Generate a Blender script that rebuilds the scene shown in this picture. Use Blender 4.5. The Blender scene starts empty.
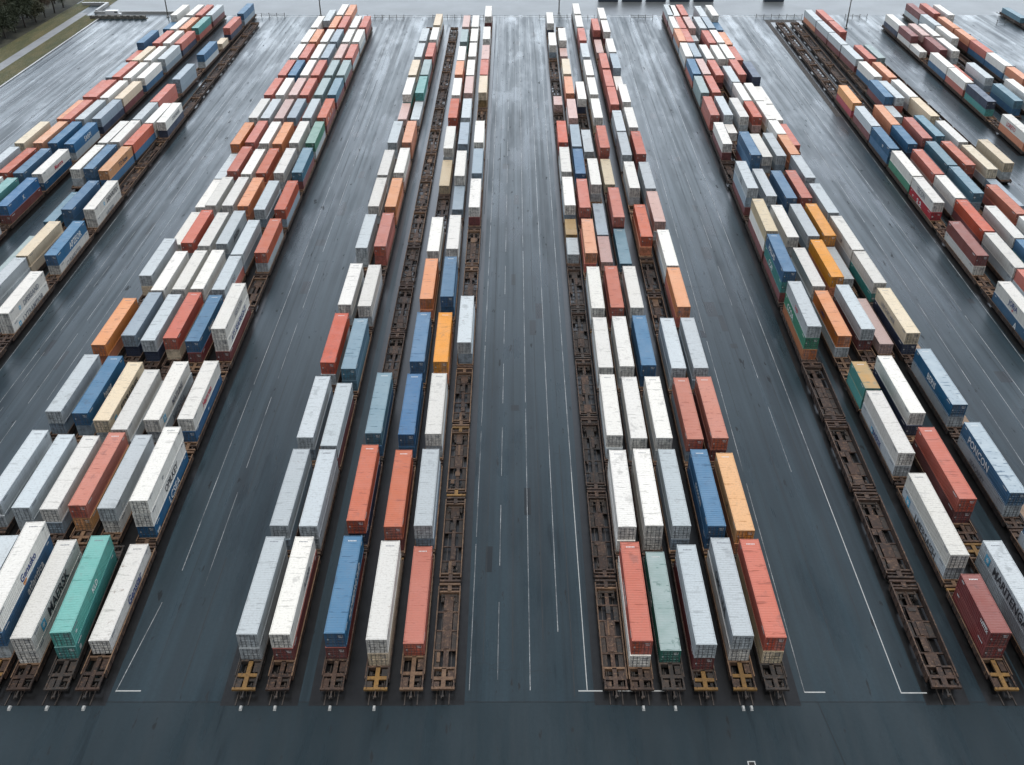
import bpy, bmesh, math, random
from mathutils import Vector, Matrix
R = math.radians
random.seed(11)
scene = bpy.context.scene
COL = scene.collection

# ---------------------------------------------------------------- the trains, measured in metres
# train: (x at y=0, slope, [(near end, length, colours from top to bottom)], [(wagon near end, far end, loaded)])
TRACKS = {
'A1': (-136.19, 0.0021,
  [(233.5,17.6,'GL'),(253.7,17.6,'YG'),(281.1,17.6,'O'),(301.9,17.6,'R'),(322.4,17.6,'L'),(342.5,12.6,'R'),(355.8,17.6,'BB'),(385.0,10.7,'B'),(396.4,17.6,'WG')],
  [(232.0,252.3,1),(252.5,276.1,1),(276.3,300.2,1),(300.4,320.8,1),(321.1,341.1,1),(341.4,355.3,1),(355.6,379.1,1),(379.3,395.9,1),(396.2,415.5,1)]),
'A2': (-133.21, 0.0102,
  [(212.5,17.6,'WG'),(232.6,17.6,'RG'),(253.9,17.6,'OR'),(273.4,17.6,'RR'),(294.0,17.6,'RG'),(314.5,17.6,'RG'),(333.6,17.6,'YG'),(355.2,17.6,'RG'),(375.4,17.6,'WG'),(396.4,17.6,'WG')],
  [(211.0,231.2,1),(231.5,251.9,1),(252.2,272.3,1),(272.6,292.4,1),(292.6,312.9,1),(313.2,332.7,1),(333.0,353.1,1),(353.3,374.0,1),(374.2,394.5,1),(394.9,415.5,1)]),
'A3': (-128.49, 0.0077,
  [(211.9,17.6,'TG'),(232.3,17.6,'BB'),(253.9,17.6,'BB'),(273.4,17.6,'GL'),(293.0,17.6,'WG'),(313.3,17.6,'WG'),(333.6,17.6,'WG'),(355.2,17.6,'WG'),(375.4,17.6,'OG'),(396.4,17.6,'RG')],
  [(210.4,230.8,1),(231.0,251.8,1),(252.0,272.3,1),(272.6,291.9,1),(292.1,311.8,1),(312.1,332.1,1),(332.4,353.1,1),(353.3,374.0,1),(374.2,394.5,1),(394.9,415.5,1)]),
'A4': (-122.27, 0.0022,
  [(188.6,17.6,'WG'),(211.9,17.6,'Br'),(231.7,17.6,'WB'),(253.1,17.6,'BG'),(273.8,17.6,'LK'),(292.3,17.6,'Yr'),(313.3,17.6,'WB'),(334.9,17.6,'GL'),(354.7,17.6,'RK'),(376.4,17.6,'TR'),(396.4,17.6,'Gr')],
  [(187.1,208.9,1),(209.2,230.5,1),(230.7,251.1,1),(251.3,272.2,1),(272.3,291.7,1),(292.0,311.4,1),(311.8,332.8,1),(333.0,353.5,1),(353.7,374.2,1),(374.5,395.1,1),(395.3,415.5,1)]),
'A5': (-116.64, 0.0145,
  [(234.9,17.6,'WG'),(254.2,17.6,'WG')],
  [(233.4,253.2,1),(253.5,273.3,1)]),
'A6': (-110.54, 0.0028,
  [(183.3,17.6,'g'),(208.6,17.6,'t'),(235.2,17.6,'BB'),(254.7,17.6,'WG'),(273.2,15.4,'GG'),(289.3,17.6,'RR'),(311.8,17.6,'LL'),(340.2,17.6,'BG'),(363.8,8.5,'Y'),(376.4,17.6,'RK'),(398.6,17.6,'BL')],
  [(181.8,204.6,1),(204.9,230.6,1),(230.8,253.6,1),(253.9,272.6,1),(272.9,288.8,1),(289.1,309.2,1),(309.5,334.7,1),(334.9,360.7,1),(360.9,374.2,1),(374.5,396.2,1),(396.4,417.7,1)]),
'A7': (-107.4, 0.008,
  [(170.6,14.5,'GG'),(185.8,17.6,'YY'),(210.0,17.6,'BB'),(234.0,17.6,'OB'),(252.6,16.9,'RB'),(270.2,17.6,'WG')],
  [(169.1,185.3,1),(185.6,206.6,1),(206.8,230.7,1),(230.9,252.0,1),(252.2,269.7,1),(270.0,289.3,1)]),
'A8': (-95.5, -0.024,
  [(136.6,17.6,'BG'),(161.3,17.6,'WW'),(186.1,17.6,'BW'),(210.0,17.6,'WW'),(270.8,17.6,'WK')],
  [(135.1,157.6,1),(157.9,182.4,1),(182.6,206.7,1),(207.0,229.1,1),(229.3,249.1,0),(249.3,269.1,0),(269.3,289.9,1),(290.1,308.9,0),(309.1,327.9,0),(328.1,346.9,0),(347.1,365.9,0),(366.1,384.9,0),(385.1,403.9,0)]),
'C1': (-76.8, 0.0012,
  [(106.1,17.6,'GG'),(129.0,17.6,'GL'),(149.8,17.6,'OO'),(176.8,17.6,'GY'),(196.5,17.6,'W'),(216.8,17.4,'W'),(234.9,17.6,'G'),(253.1,17.6,'OW'),(274.7,17.6,'WW'),(295.8,17.6,'RW'),(316.3,17.6,'RW'),(336.4,17.6,'WW'),(357.1,17.6,'WW'),(377.4,17.6,'WW')],
  [(104.6,126.2,1),(126.5,148.1,1),(148.3,172.0,1),(172.2,195.3,1),(195.6,215.3,1),(215.6,234.4,1),(234.7,252.7,1),(252.9,272.6,1),(272.8,293.8,1),(294.3,314.7,1),(315.0,335.0,1),(335.3,355.5,1),(355.6,375.9,1),(376.2,396.5,1)]),
'C2': (-71.29, -0.0054,
  [(81.8,17.6,'GG'),(105.1,17.6,'GG'),(128.4,17.6,'BL'),(153.1,16.7,'LK'),(170.5,17.6,'WG'),(192.1,17.6,'RG'),(212.2,17.6,'WG'),(233.8,17.6,'RG'),(254.4,17.6,'RG'),(274.3,17.6,'GR'),(295.8,17.6,'WG'),(316.3,17.6,'BG'),(336.4,17.6,'RG'),(357.1,17.6,'OG'),(387.7,17.6,'Gr')],
  [(76.6,102.1,1),(102.4,125.4,1),(125.7,149.4,1),(149.7,170.0,1),(170.3,190.0,1),(190.2,210.8,1),(211.1,231.7,1),(231.9,252.8,1),(253.0,273.0,1),(273.3,293.7,1),(294.0,314.7,1),(315.0,335.0,1),(335.3,355.5,1),(355.6,381.1,1),(381.3,406.8,1)]),
'C3': (-66.92, -0.0067,
  [(81.7,17.6,'WBG'),(104.7,17.6,'WL'),(126.5,17.6,'YG'),(151.4,17.6,'GK'),(171.0,17.6,'WG'),(190.7,17.6,'WG'),(212.2,17.6,'WG'),(231.7,17.6,'WG'),(253.7,17.6,'WG'),(274.3,17.6,'PG'),(295.8,17.6,'PR'),(316.3,17.6,'WR'),(336.4,17.6,'WR'),(357.1,17.6,'WR'),(377.4,17.6,'OR'),(397.1,17.6,'WR')],
  [(76.6,101.9,1),(102.1,124.3,1),(124.5,147.6,1),(147.9,169.9,1),(170.1,189.5,1),(189.8,210.1,1),(210.4,230.6,1),(230.9,251.4,1),(251.6,272.7,1),(272.9,293.7,1),(294.0,314.7,1),(315.0,335.0,1),(335.3,355.5,1),(355.6,375.9,1),(376.2,395.9,1),(396.2,416.2,1)]),
'C4': (-62.95, -0.0081,
  [(80.9,17.6,'WW'),(105.6,17.6,'RO'),(124.0,17.6,'WG'),(152.1,17.6,'RY'),(171.1,17.6,'WG'),(191.8,17.6,'GL'),(211.9,17.6,'OO'),(232.3,17.6,'RO'),(253.4,17.6,'OO'),(274.7,17.6,'LR'),(295.8,17.6,'RW'),(316.3,17.6,'RW'),(336.4,17.6,'LW'),(357.1,17.6,'LW'),(377.4,17.6,'RW'),(396.4,17.6,'OG')],
  [(76.6,101.9,1),(102.2,123.5,1),(123.7,146.7,1),(147.0,170.3,1),(170.5,190.2,1),(190.3,210.5,1),(210.8,230.8,1),(231.0,251.4,1),(251.9,272.7,1),(273.0,293.8,1),(294.3,314.7,1),(315.0,335.0,1),(335.3,355.5,1),(355.6,375.9,1),(376.2,395.6,1),(395.8,415.5,1)]),
'C5': (-58.54, -0.0079,
  [(81.6,17.6,'TT'),(105.0,17.6,'GW'),(126.6,17.6,'WG'),(151.0,17.6,'Br'),(170.7,15.1,'GR'),(186.4,17.6,'GL'),(210.0,17.6,'GL'),(232.6,17.6,'WG'),(254.2,17.6,'WG'),(274.7,17.6,'GG'),(295.8,17.6,'gG'),(316.3,17.6,'gG'),(336.4,17.6,'PG'),(357.1,17.6,'WG'),(377.4,17.6,'WG')],
  [(76.6,102.0,1),(102.2,124.5,1),(124.7,147.5,1),(147.7,169.5,1),(169.8,186.0,1),(186.2,206.9,1),(207.1,230.0,1),(230.2,252.1,1),(252.3,273.1,1),(273.4,293.8,1),(294.3,314.7,1),(315.0,335.0,1),(335.3,355.5,1),(355.6,375.9,1),(376.2,396.5,1)]),
'C6': (-52.19, -0.0154,
  [(82.6,17.6,'W'),(103.8,17.6,'WWB'),(126.8,17.6,'WB'),(151.4,17.6,'WWr'),(187.4,17.6,'RG'),(210.0,17.6,'RL'),(232.8,17.6,'tr'),(253.9,17.6,'NG'),(274.6,17.6,'Rr'),(295.8,17.6,'tr'),(316.3,17.6,'gr'),(336.4,17.6,'RG'),(357.1,17.6,'WG'),(377.4,17.6,'Rr')],
  [(76.6,101.9,1),(102.1,124.0,1),(124.2,147.8,1),(148.0,170.5,1),(170.7,185.7,0),(185.9,207.4,1),(207.6,230.1,1),(230.3,251.9,1),(252.4,273.0,1),(273.1,293.9,1),(294.1,314.7,1),(315.0,335.0,1),(335.3,355.5,1),(355.6,375.9,1),(376.2,396.5,1)]),
'D1': (-33.5, -0.0005,
  [(81.5,17.6,'GG'),(101.2,17.6,'GL'),(121.9,17.6,'GL'),(143.7,17.6,'RG'),(164.7,17.6,'WG'),(189.6,17.6,'GG'),(211.9,17.6,'WG'),(231.1,17.6,'WG'),(254.1,17.6,'GG'),(280.7,14.9,'P'),(296.3,17.6,'WT'),(316.6,17.6,'YG'),(337.7,17.6,'GG'),(358.4,17.6,'GG')],
  [(76.6,100.0,1),(100.3,120.3,1),(120.4,141.5,1),(141.7,162.8,1),(163.2,185.8,1),(186.1,209.4,1),(209.7,230.2,1),(230.4,251.3,1),(251.5,276.1,1),(276.3,295.8,1),(296.1,315.1,1),(315.4,335.7,1),(336.2,356.7,1),(357.0,377.5,1),(377.7,395.9,0)]),
'D2': (-29.21, -0.002,
  [(81.4,17.6,'Wr'),(101.2,17.6,'GG'),(119.6,17.6,'Gr'),(141.7,17.6,'tt'),(164.2,17.6,'WG'),(190.4,17.6,'RR'),(211.5,17.6,'OO'),(232.6,17.6,'WP'),(254.4,17.6,'OO'),(280.5,16.5,'G'),(297.7,17.6,'TG'),(317.0,17.6,'gr'),(338.2,17.6,'Rr'),(359.9,17.6,'WP'),(380.8,17.6,'YG')],
  [(76.6,100.0,1),(100.2,119.1,1),(119.3,139.3,1),(139.6,161.6,1),(161.9,186.0,1),(186.2,209.5,1),(210.0,230.6,1),(231.1,252.2,1),(252.4,276.1,1),(276.4,297.2,1),(297.5,316.0,1),(316.3,336.3,1),(336.5,357.7,1),(358.0,379.0,1),(379.3,399.9,1)]),
'D3': (-22.31, -0.0045,
  [(81.6,17.6,'Br'),(102.4,17.6,'RK'),(122.9,17.6,'tB')],
  [(76.6,100.7,1),(100.9,121.3,1),(121.6,142.0,1),(142.2,161.5,0),(161.8,181.1,0),(181.3,200.6,0),(200.8,220.1,0),(220.4,239.6,0),(239.9,259.2,0),(259.4,278.7,0),(278.9,298.2,0),(298.5,317.8,0),(318.0,337.3,0),(337.5,356.8,0),(357.1,376.4,0),(376.6,395.9,0)]),
'D4': (-16.85, -0.0051,
  [(80.6,17.6,'WY'),(101.1,17.6,'Rr'),(122.5,17.6,'BB'),(144.2,17.6,'BB'),(166.9,17.6,'OO'),(188.1,17.6,'WG'),(230.2,17.6,'Y'),(250.0,17.6,'WG'),(274.7,17.6,'Rr'),(295.6,17.6,'WR'),(317.0,15.8,'OR'),(333.6,17.6,'WG'),(357.1,17.6,'gT'),(378.4,17.6,'PG')],
  [(76.6,99.5,1),(99.8,120.5,1),(120.7,142.0,1),(142.3,164.2,1),(164.5,186.2,1),(186.4,207.2,1),(207.4,228.5,0),(228.7,248.8,1),(249.0,271.0,1),(271.3,293.8,1),(294.1,315.0,1),(315.2,333.1,1),(333.3,354.0,1),(354.3,376.4,1),(376.7,397.5,1)]),
'D5': (-12.2, -0.008,
  [(82.1,17.6,'R'),(101.2,17.6,'GL'),(122.7,17.6,'WG'),(143.9,17.6,'OO'),(168.0,17.6,'BB'),(189.2,17.6,'WG'),(215.6,14.3,'L'),(230.6,17.6,'WG'),(253.1,17.6,'LL'),(274.7,17.6,'GL'),(297.7,17.6,'PG'),(316.6,17.6,'WG'),(338.2,17.6,'WG'),(358.0,17.6,'WT'),(378.4,17.6,'WG')],
  [(76.6,100.3,1),(100.6,120.6,1),(120.9,142.0,1),(142.2,164.6,1),(164.9,187.3,1),(187.5,211.1,1),(211.3,230.1,1),(230.4,250.5,1),(250.8,272.6,1),(272.8,294.9,1),(295.1,315.8,1),(316.1,336.1,1),(336.3,356.8,1),(357.0,376.9,1),(377.1,397.5,1)]),
'D6': (-8.5, -0.0055,
  [(150.6,17.6,'GL'),(211.1,17.6,'Wr'),(232.4,17.6,'LL'),(254.5,17.6,'WG'),(298.3,17.6,'Yo'),(317.0,17.5,'RT'),(335.2,17.6,'PR'),(360.8,17.6,'WG'),(394.2,17.6,'Wr')],
  [(76.7,94.6,0),(94.8,112.7,0),(112.9,130.8,0),(131.0,148.9,0),(149.1,169.7,1),(169.9,189.5,0),(189.8,209.4,0),(209.6,230.4,1),(230.7,252.1,1),(252.4,273.6,1),(273.8,296.6,0),(296.8,316.3,1),(316.6,334.7,1),(335.0,356.7,1),(356.9,379.9,1),(380.1,392.5,0),(392.7,413.3,1)]),
'E1': (12.2, 0.0041,
  [(191.4,8.5,'G'),(201.5,8.5,'o'),(212.3,17.6,'WL'),(233.3,17.6,'WG'),(254.4,17.6,'Rr'),(294.0,8.5,'P'),(352.5,17.6,'WL'),(383.5,17.6,'WK')],
  [(76.7,95.3,0),(95.6,114.2,0),(114.4,133.1,0),(133.3,151.9,0),(152.2,170.8,0),(171.0,189.7,0),(189.9,211.0,1),(211.3,231.4,1),(231.8,252.4,1),(252.9,273.5,1),(273.7,292.3,0),(292.5,304.0,1),(304.2,327.4,0),(327.6,350.8,0),(351.0,371.6,1),(371.8,381.8,0),(382.0,402.6,1)]),
'E2': (15.24, 0.0064,
  [(80.3,17.6,'RW'),(100.9,17.6,'WW'),(122.3,17.6,'WG'),(142.2,17.6,'WG'),(163.2,17.6,'WG'),(187.1,17.6,'OR'),(211.1,17.6,'Rr'),(232.0,17.6,'BL'),(251.4,17.6,'LL'),(274.3,17.6,'PG'),(297.4,17.6,'OR'),(317.8,17.6,'YG'),(347.6,10.6,'P'),(358.9,17.6,'WG')],
  [(76.6,99.3,1),(99.5,120.3,1),(120.5,140.9,1),(141.2,161.3,1),(161.7,183.8,1),(184.1,207.8,1),(208.0,230.2,1),(230.5,250.4,1),(250.6,271.5,1),(271.8,294.5,1),(294.8,316.3,1),(316.5,341.4,1),(341.6,358.4,1),(358.7,378.0,1),(378.2,395.9,0)]),
'E3': (19.31, 0.0043,
  [(81.0,17.6,'N'),(101.2,17.6,'WW'),(121.7,17.6,'YG'),(142.5,17.6,'WG'),(163.6,17.6,'Rr'),(187.8,13.0,'P'),(201.5,17.6,'L'),(225.0,17.6,'WG'),(254.1,17.6,'G'),(291.9,17.6,'WK')],
  [(76.6,99.8,1),(100.0,120.1,1),(120.4,140.8,1),(141.0,161.6,1),(162.1,184.4,1),(184.6,201.0,1),(201.3,221.9,1),(222.2,248.2,1),(248.5,273.2,1),(273.4,290.2,0),(290.4,311.0,1)]),
'E4': (23.3, 0.0041,
  [(79.9,17.6,'Gr'),(101.2,17.6,'GL'),(121.7,17.6,'WG'),(143.0,17.6,'BB'),(163.6,17.6,'WG'),(187.2,17.6,'t'),(205.7,17.6,'Rr'),(231.1,17.6,'Y'),(250.6,17.6,'RR'),(274.9,17.6,'WY'),(296.3,17.6,'WG'),(316.6,17.6,'WG'),(337.7,17.6,'GG'),(358.9,17.6,'Rr'),(378.4,17.6,'WG'),(398.6,17.6,'WG')],
  [(76.6,99.2,1),(99.5,120.1,1),(120.4,141.0,1),(141.3,162.0,1),(162.2,184.1,1),(184.3,205.1,1),(205.4,227.1,1),(227.3,249.5,1),(249.8,271.4,1),(271.7,294.3,1),(294.5,315.1,1),(315.4,335.7,1),(336.2,357.0,1),(357.2,377.3,1),(377.6,397.2,1),(397.4,417.7,1)]),
'E5': (27.82, 0.0081,
  [(81.3,17.6,'GW'),(101.2,17.6,'BB'),(121.4,17.6,'RL'),(141.9,17.6,'GG'),(195.2,17.6,'RO'),(222.8,17.6,'WG'),(245.0,17.6,'GG'),(263.7,17.6,'GL'),(286.7,17.5,'Rr'),(304.9,17.6,'RR'),(324.7,17.6,'RR'),(352.0,17.6,'P'),(373.4,17.6,'Rr')],
  [(76.6,99.9,1),(100.2,120.0,1),(120.2,140.3,1),(140.6,161.0,1),(161.2,177.2,0),(177.5,193.5,0),(193.7,217.7,1),(217.9,242.6,1),(242.8,263.0,1),(263.3,283.9,1),(284.1,304.4,1),(304.7,323.5,1),(323.7,347.0,1),(347.3,371.4,1),(371.6,392.5,1)]),
'E6': (31.89, 0.0072,
  [(80.9,17.6,'RY'),(100.3,17.6,'OO'),(121.7,17.6,'Rr'),(141.9,17.6,'GL'),(163.9,16.7,'OR'),(181.3,17.6,'WG'),(203.1,17.6,'PG'),(222.4,17.6,'GL'),(245.8,17.6,'Rr'),(266.6,17.6,'WY'),(289.0,17.6,'WG'),(308.4,15.3,'W'),(324.4,17.6,'LL'),(344.0,17.6,'WL'),(370.8,17.6,'Wr'),(391.0,17.6,'WG')],
  [(76.6,99.3,1),(99.5,119.7,1),(119.9,140.5,1),(140.7,161.6,1),(161.8,180.8,1),(181.1,200.9,1),(201.1,221.4,1),(221.7,242.8,1),(243.0,264.9,1),(265.1,286.5,1),(286.7,307.4,1),(307.6,323.9,1),(324.2,342.9,1),(343.1,366.1,1),(366.3,389.6,1),(389.8,410.1,1)]),
'F1': (51.2, 0.027,
  [(152.1,17.6,'GNO'),(173.8,17.6,'BTr'),(192.9,17.6,'YWr'),(216.8,17.6,'GLr'),(253.2,17.6,'Wr'),(277.0,17.6,'RR'),(297.9,17.6,'gg'),(317.8,17.6,'BR'),(338.3,17.6,'WG'),(358.0,17.6,'OL'),(376.7,17.6,'Wr'),(396.5,17.6,'Gr')],
  [(76.7,94.9,0),(95.2,113.4,0),(113.7,131.9,0),(132.1,150.4,0),(150.6,171.6,1),(171.9,192.0,1),(192.3,213.5,1),(213.8,235.9,1),(236.1,251.5,0),(251.7,273.8,1),(274.0,296.1,1),(296.4,316.5,1),(316.8,336.7,1),(337.0,356.8,1),(357.1,376.0,1),(376.3,395.3,1),(395.5,415.6,1)]),
'F2': (60.0, 0.01,
  [(81.7,10.2,'rr'),(95.5,17.6,'WG'),(117.8,17.2,'WG'),(135.7,8.5,'oT'),(152.8,17.6,'OG'),(172.3,17.6,'WG'),(195.1,17.6,'WG'),(217.8,17.6,'GL'),(238.4,17.6,'BBr'),(268.8,7.5,'W'),(277.0,17.6,'GL'),(298.3,17.6,'Rr'),(317.8,17.6,'PG'),(338.0,17.6,'LL'),(357.5,17.6,'RR'),(376.4,17.6,'RR'),(395.3,17.6,'WG')],
  [(76.6,93.6,1),(93.8,115.3,1),(115.6,135.2,1),(135.5,148.4,1),(148.6,171.2,1),(171.5,192.4,1),(192.6,215.1,1),(215.4,236.8,1),(237.0,262.3,1),(262.5,276.5,1),(276.8,296.3,1),(296.6,316.7,1),(317.0,336.6,1),(336.8,356.4,1),(356.7,375.6,1),(375.9,394.5,1),(394.8,414.4,1)]),
'F3': (66.2, 0.003,
  [(80.6,17.6,'GG'),(107.0,17.6,'Rr'),(128.4,17.6,'WK'),(155.4,17.6,'Gr'),(176.2,17.6,'OO'),(195.6,17.6,'GL'),(216.7,17.6,'BB'),(243.8,17.6,'WG'),(275.5,17.6,'WG'),(316.5,17.6,'Rr'),(335.6,17.6,'WG'),(367.6,8.1,'G'),(376.4,17.6,'PL'),(396.5,17.6,'RR')],
  [(76.6,102.5,1),(102.7,126.4,1),(126.6,150.6,1),(150.8,174.5,1),(174.7,194.6,1),(194.8,214.7,1),(215.2,238.9,1),(239.2,262.9,1),(263.1,273.8,0),(274.0,294.6,1),(294.8,314.8,0),(315.0,334.7,1),(335.0,354.7,1),(354.9,365.9,0),(366.1,375.9,1),(376.2,395.1,1),(395.4,415.6,1)]),
'F4': (69.5, 0.005,
  [(154.0,17.6,'P'),(180.0,15.2,'G'),(195.9,17.6,'OO'),(216.7,17.6,'RR'),(244.5,17.6,'GL'),(275.2,14.6,'RP'),(290.5,17.6,'WG'),(309.3,17.6,'GL'),(335.2,17.6,'WL'),(355.6,17.6,'Rr'),(376.4,17.6,'GG')],
  [(152.5,175.7,1),(175.9,195.4,1),(195.7,215.0,1),(215.2,239.3,1),(239.5,263.6,1),(263.8,273.5,0),(273.7,290.0,1),(290.3,308.6,1),(308.8,330.9,1),(331.2,354.1,1),(354.3,374.7,1),(374.9,395.5,1)]),
'F5': (74.6, 0.0,
  [(85.1,17.6,'BG'),(108.3,17.6,'BG'),(130.9,17.6,'BG'),(153.9,17.6,'YK'),(173.6,14.5,'WT'),(188.8,17.6,'WG'),(208.0,17.6,'GL'),(229.4,15.5,'GL'),(245.7,15.0,'OO'),(261.4,11.4,'WG'),(273.5,16.3,'WY'),(290.5,17.6,'WG'),(317.0,17.6,'Rr'),(336.2,17.6,'WG'),(356.1,17.6,'WG'),(376.4,17.1,'LL'),(394.2,17.6,'GG')],
  [(76.6,105.4,1),(105.6,128.3,1),(128.5,151.1,1),(151.3,172.4,1),(172.7,188.3,1),(188.6,207.1,1),(207.3,227.4,1),(227.6,245.2,1),(245.4,260.9,1),(261.2,273.0,1),(273.3,290.0,1),(290.3,312.4,1),(312.7,335.3,1),(335.5,354.8,1),(355.1,374.9,1),(375.2,393.7,1),(394.0,413.3,1)]),
'F6': (76.65, 0.0069,
  [(259.1,17.6,'R'),(279.9,14.4,'W'),(295.0,17.6,'W'),(314.3,17.6,'KK'),(342.7,17.6,'R'),(362.8,17.6,'O'),(383.5,11.5,'B'),(395.7,17.6,'WG')],
  [(257.6,278.2,1),(278.4,294.5,1),(294.8,313.3,1),(313.6,337.2,1),(337.4,361.4,1),(361.7,381.8,1),(382.1,395.2,1),(395.5,414.8,1)]),
'G1': (95.0, 0.03,
  [(156.8,17.6,'WB'),(185.8,17.6,'rW'),(213.9,15.9,'WR'),(230.5,17.6,'WN'),(249.8,17.2,'BB'),(267.7,17.6,'Gr'),(288.0,17.6,'Or')],
  [(155.3,180.0,1),(180.2,208.5,1),(208.8,230.0,1),(230.3,248.8,1),(249.1,267.2,1),(267.5,286.5,1),(286.8,307.1,1),(307.3,326.5,0),(326.7,345.8,0),(346.1,365.2,0),(365.4,384.5,0),(384.8,403.9,0)]),
'G2': (101.0, 0.03,
  [(166.5,13.2,'RG'),(180.4,17.1,'WG'),(198.2,17.6,'Rr'),(216.6,14.4,'WG'),(231.8,17.6,'RP'),(253.2,15.0,'BK'),(268.8,17.6,'OO')],
  [(165.0,179.9,1),(180.2,197.7,1),(198.0,216.1,1),(216.3,231.3,1),(231.5,251.2,1),(251.4,268.4,1),(268.6,287.9,1),(288.1,307.2,0),(307.5,326.6,0),(326.8,345.9,0),(346.1,365.2,0),(365.5,384.6,0),(384.8,403.9,0)]),
'G3': (106.5, 0.03,
  [(180.2,13.7,'BT'),(194.6,17.6,'WL'),(219.6,17.5,'tL'),(237.9,17.6,'tL'),(257.7,17.6,'Rr'),(282.6,10.4,'G'),(293.7,17.6,'Br')],
  [(178.7,194.1,1),(194.4,215.8,1),(216.0,237.4,1),(237.6,256.5,1),(256.7,278.8,1),(279.1,293.2,1),(293.5,312.8,1),(313.0,335.6,0),(335.8,358.3,0),(358.6,381.1,0),(381.4,403.9,0)]),
'G4': (118.4, 0.0,
  [(188.6,17.6,'WG'),(207.4,17.6,'RR'),(237.9,17.6,'Rr'),(259.4,17.6,'tB'),(292.7,17.6,'GR'),(314.7,17.6,'WB'),(335.0,17.6,'Gr'),(353.5,16.4,'Gr'),(370.6,16.5,'Gr'),(387.8,17.6,'GO')],
  [(187.1,206.7,1),(206.9,231.3,1),(231.6,257.3,1),(257.6,278.5,1),(278.7,291.0,0),(291.2,312.4,1),(312.6,333.5,1),(333.8,352.9,1),(353.2,370.1,1),(370.4,387.3,1),(387.6,406.9,1)]),
'G5': (122.9, 0.0,
  [(217.6,16.8,'L'),(235.1,17.6,'YG'),(254.7,17.6,'WG'),(276.1,17.2,'YY'),(294.0,17.6,'WG'),(314.0,17.6,'OR'),(335.2,17.6,'Rr'),(370.6,16.5,'RR'),(387.8,17.6,'Rr')],
  [(216.1,234.6,1),(234.9,253.6,1),(253.8,274.1,1),(274.3,293.5,1),(293.8,312.7,1),(312.9,333.3,1),(333.5,354.3,1),(354.5,368.9,0),(369.1,387.3,1),(387.6,406.9,1)]),
'G6': (127.0, 0.008,
  [(239.3,17.6,'YG'),(345.2,17.6,'g')],
  [(237.8,258.4,1),(258.6,279.7,0),(279.9,300.9,0),(301.2,322.2,0),(322.4,343.5,0),(343.7,364.3,1)]),
'H1': (135.0, 0.0345,
  [(260.2,17.6,'WO'),(289.3,17.6,'KT'),(308.2,16.6,'WR'),(325.5,17.6,'WB'),(352.8,11.1,'W'),(364.6,15.1,'rW'),(380.4,17.6,'WK')],
  [(258.7,283.4,1),(283.7,307.4,1),(307.7,325.0,1),(325.3,347.8,1),(348.1,364.1,1),(364.4,379.9,1),(380.2,399.5,1)]),
'H2': (139.7, 0.034,
  [(319.4,17.6,'R'),(346.2,17.6,'rr'),(365.6,17.6,'Pr')],
  [(317.9,341.5,1),(341.7,364.6,1),(364.8,384.7,1)]),
'H3': (143.9, 0.033,
  [(289.9,17.6,'tB'),(313.2,17.6,'GL'),(344.9,17.6,'WG'),(365.2,17.6,'WP')],
  [(288.4,310.2,1),(310.5,332.3,1),(332.5,343.2,0),(343.4,363.7,1),(364.0,384.3,1)]),
'H4': (150.6, 0.03,
  [(294.7,17.6,'WG'),(361.7,17.6,'WG'),(380.4,17.5,'GL'),(398.6,17.6,'rG')],
  [(293.2,313.8,1),(314.0,336.9,0),(337.1,360.0,0),(360.2,379.7,1),(380.0,398.1,1),(398.4,417.7,1)]),
'H5': (157.0, 0.028,
  [(312.1,13.8,'OG'),(326.7,16.3,'WB'),(343.6,15.6,'RB'),(359.9,15.8,'Or'),(376.4,17.6,'OR'),(398.6,17.6,'Rr')],
  [(310.6,326.2,1),(326.4,343.2,1),(343.4,359.4,1),(359.7,375.9,1),(376.2,396.2,1),(396.4,417.7,1)]),
'H6': (163.5, 0.024,
  [(335.4,15.9,'L'),(352.0,17.6,'t'),(377.6,17.6,'L'),(396.5,17.6,'WG')],
  [(333.9,351.5,1),(351.8,373.5,1),(373.7,395.7,1),(396.0,415.6,1)]),
'J1': (205.0, 0.0,
  [(402.2,17.6,'t')],
  [(380.1,400.5,0),(400.7,421.3,1)]),
}
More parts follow.
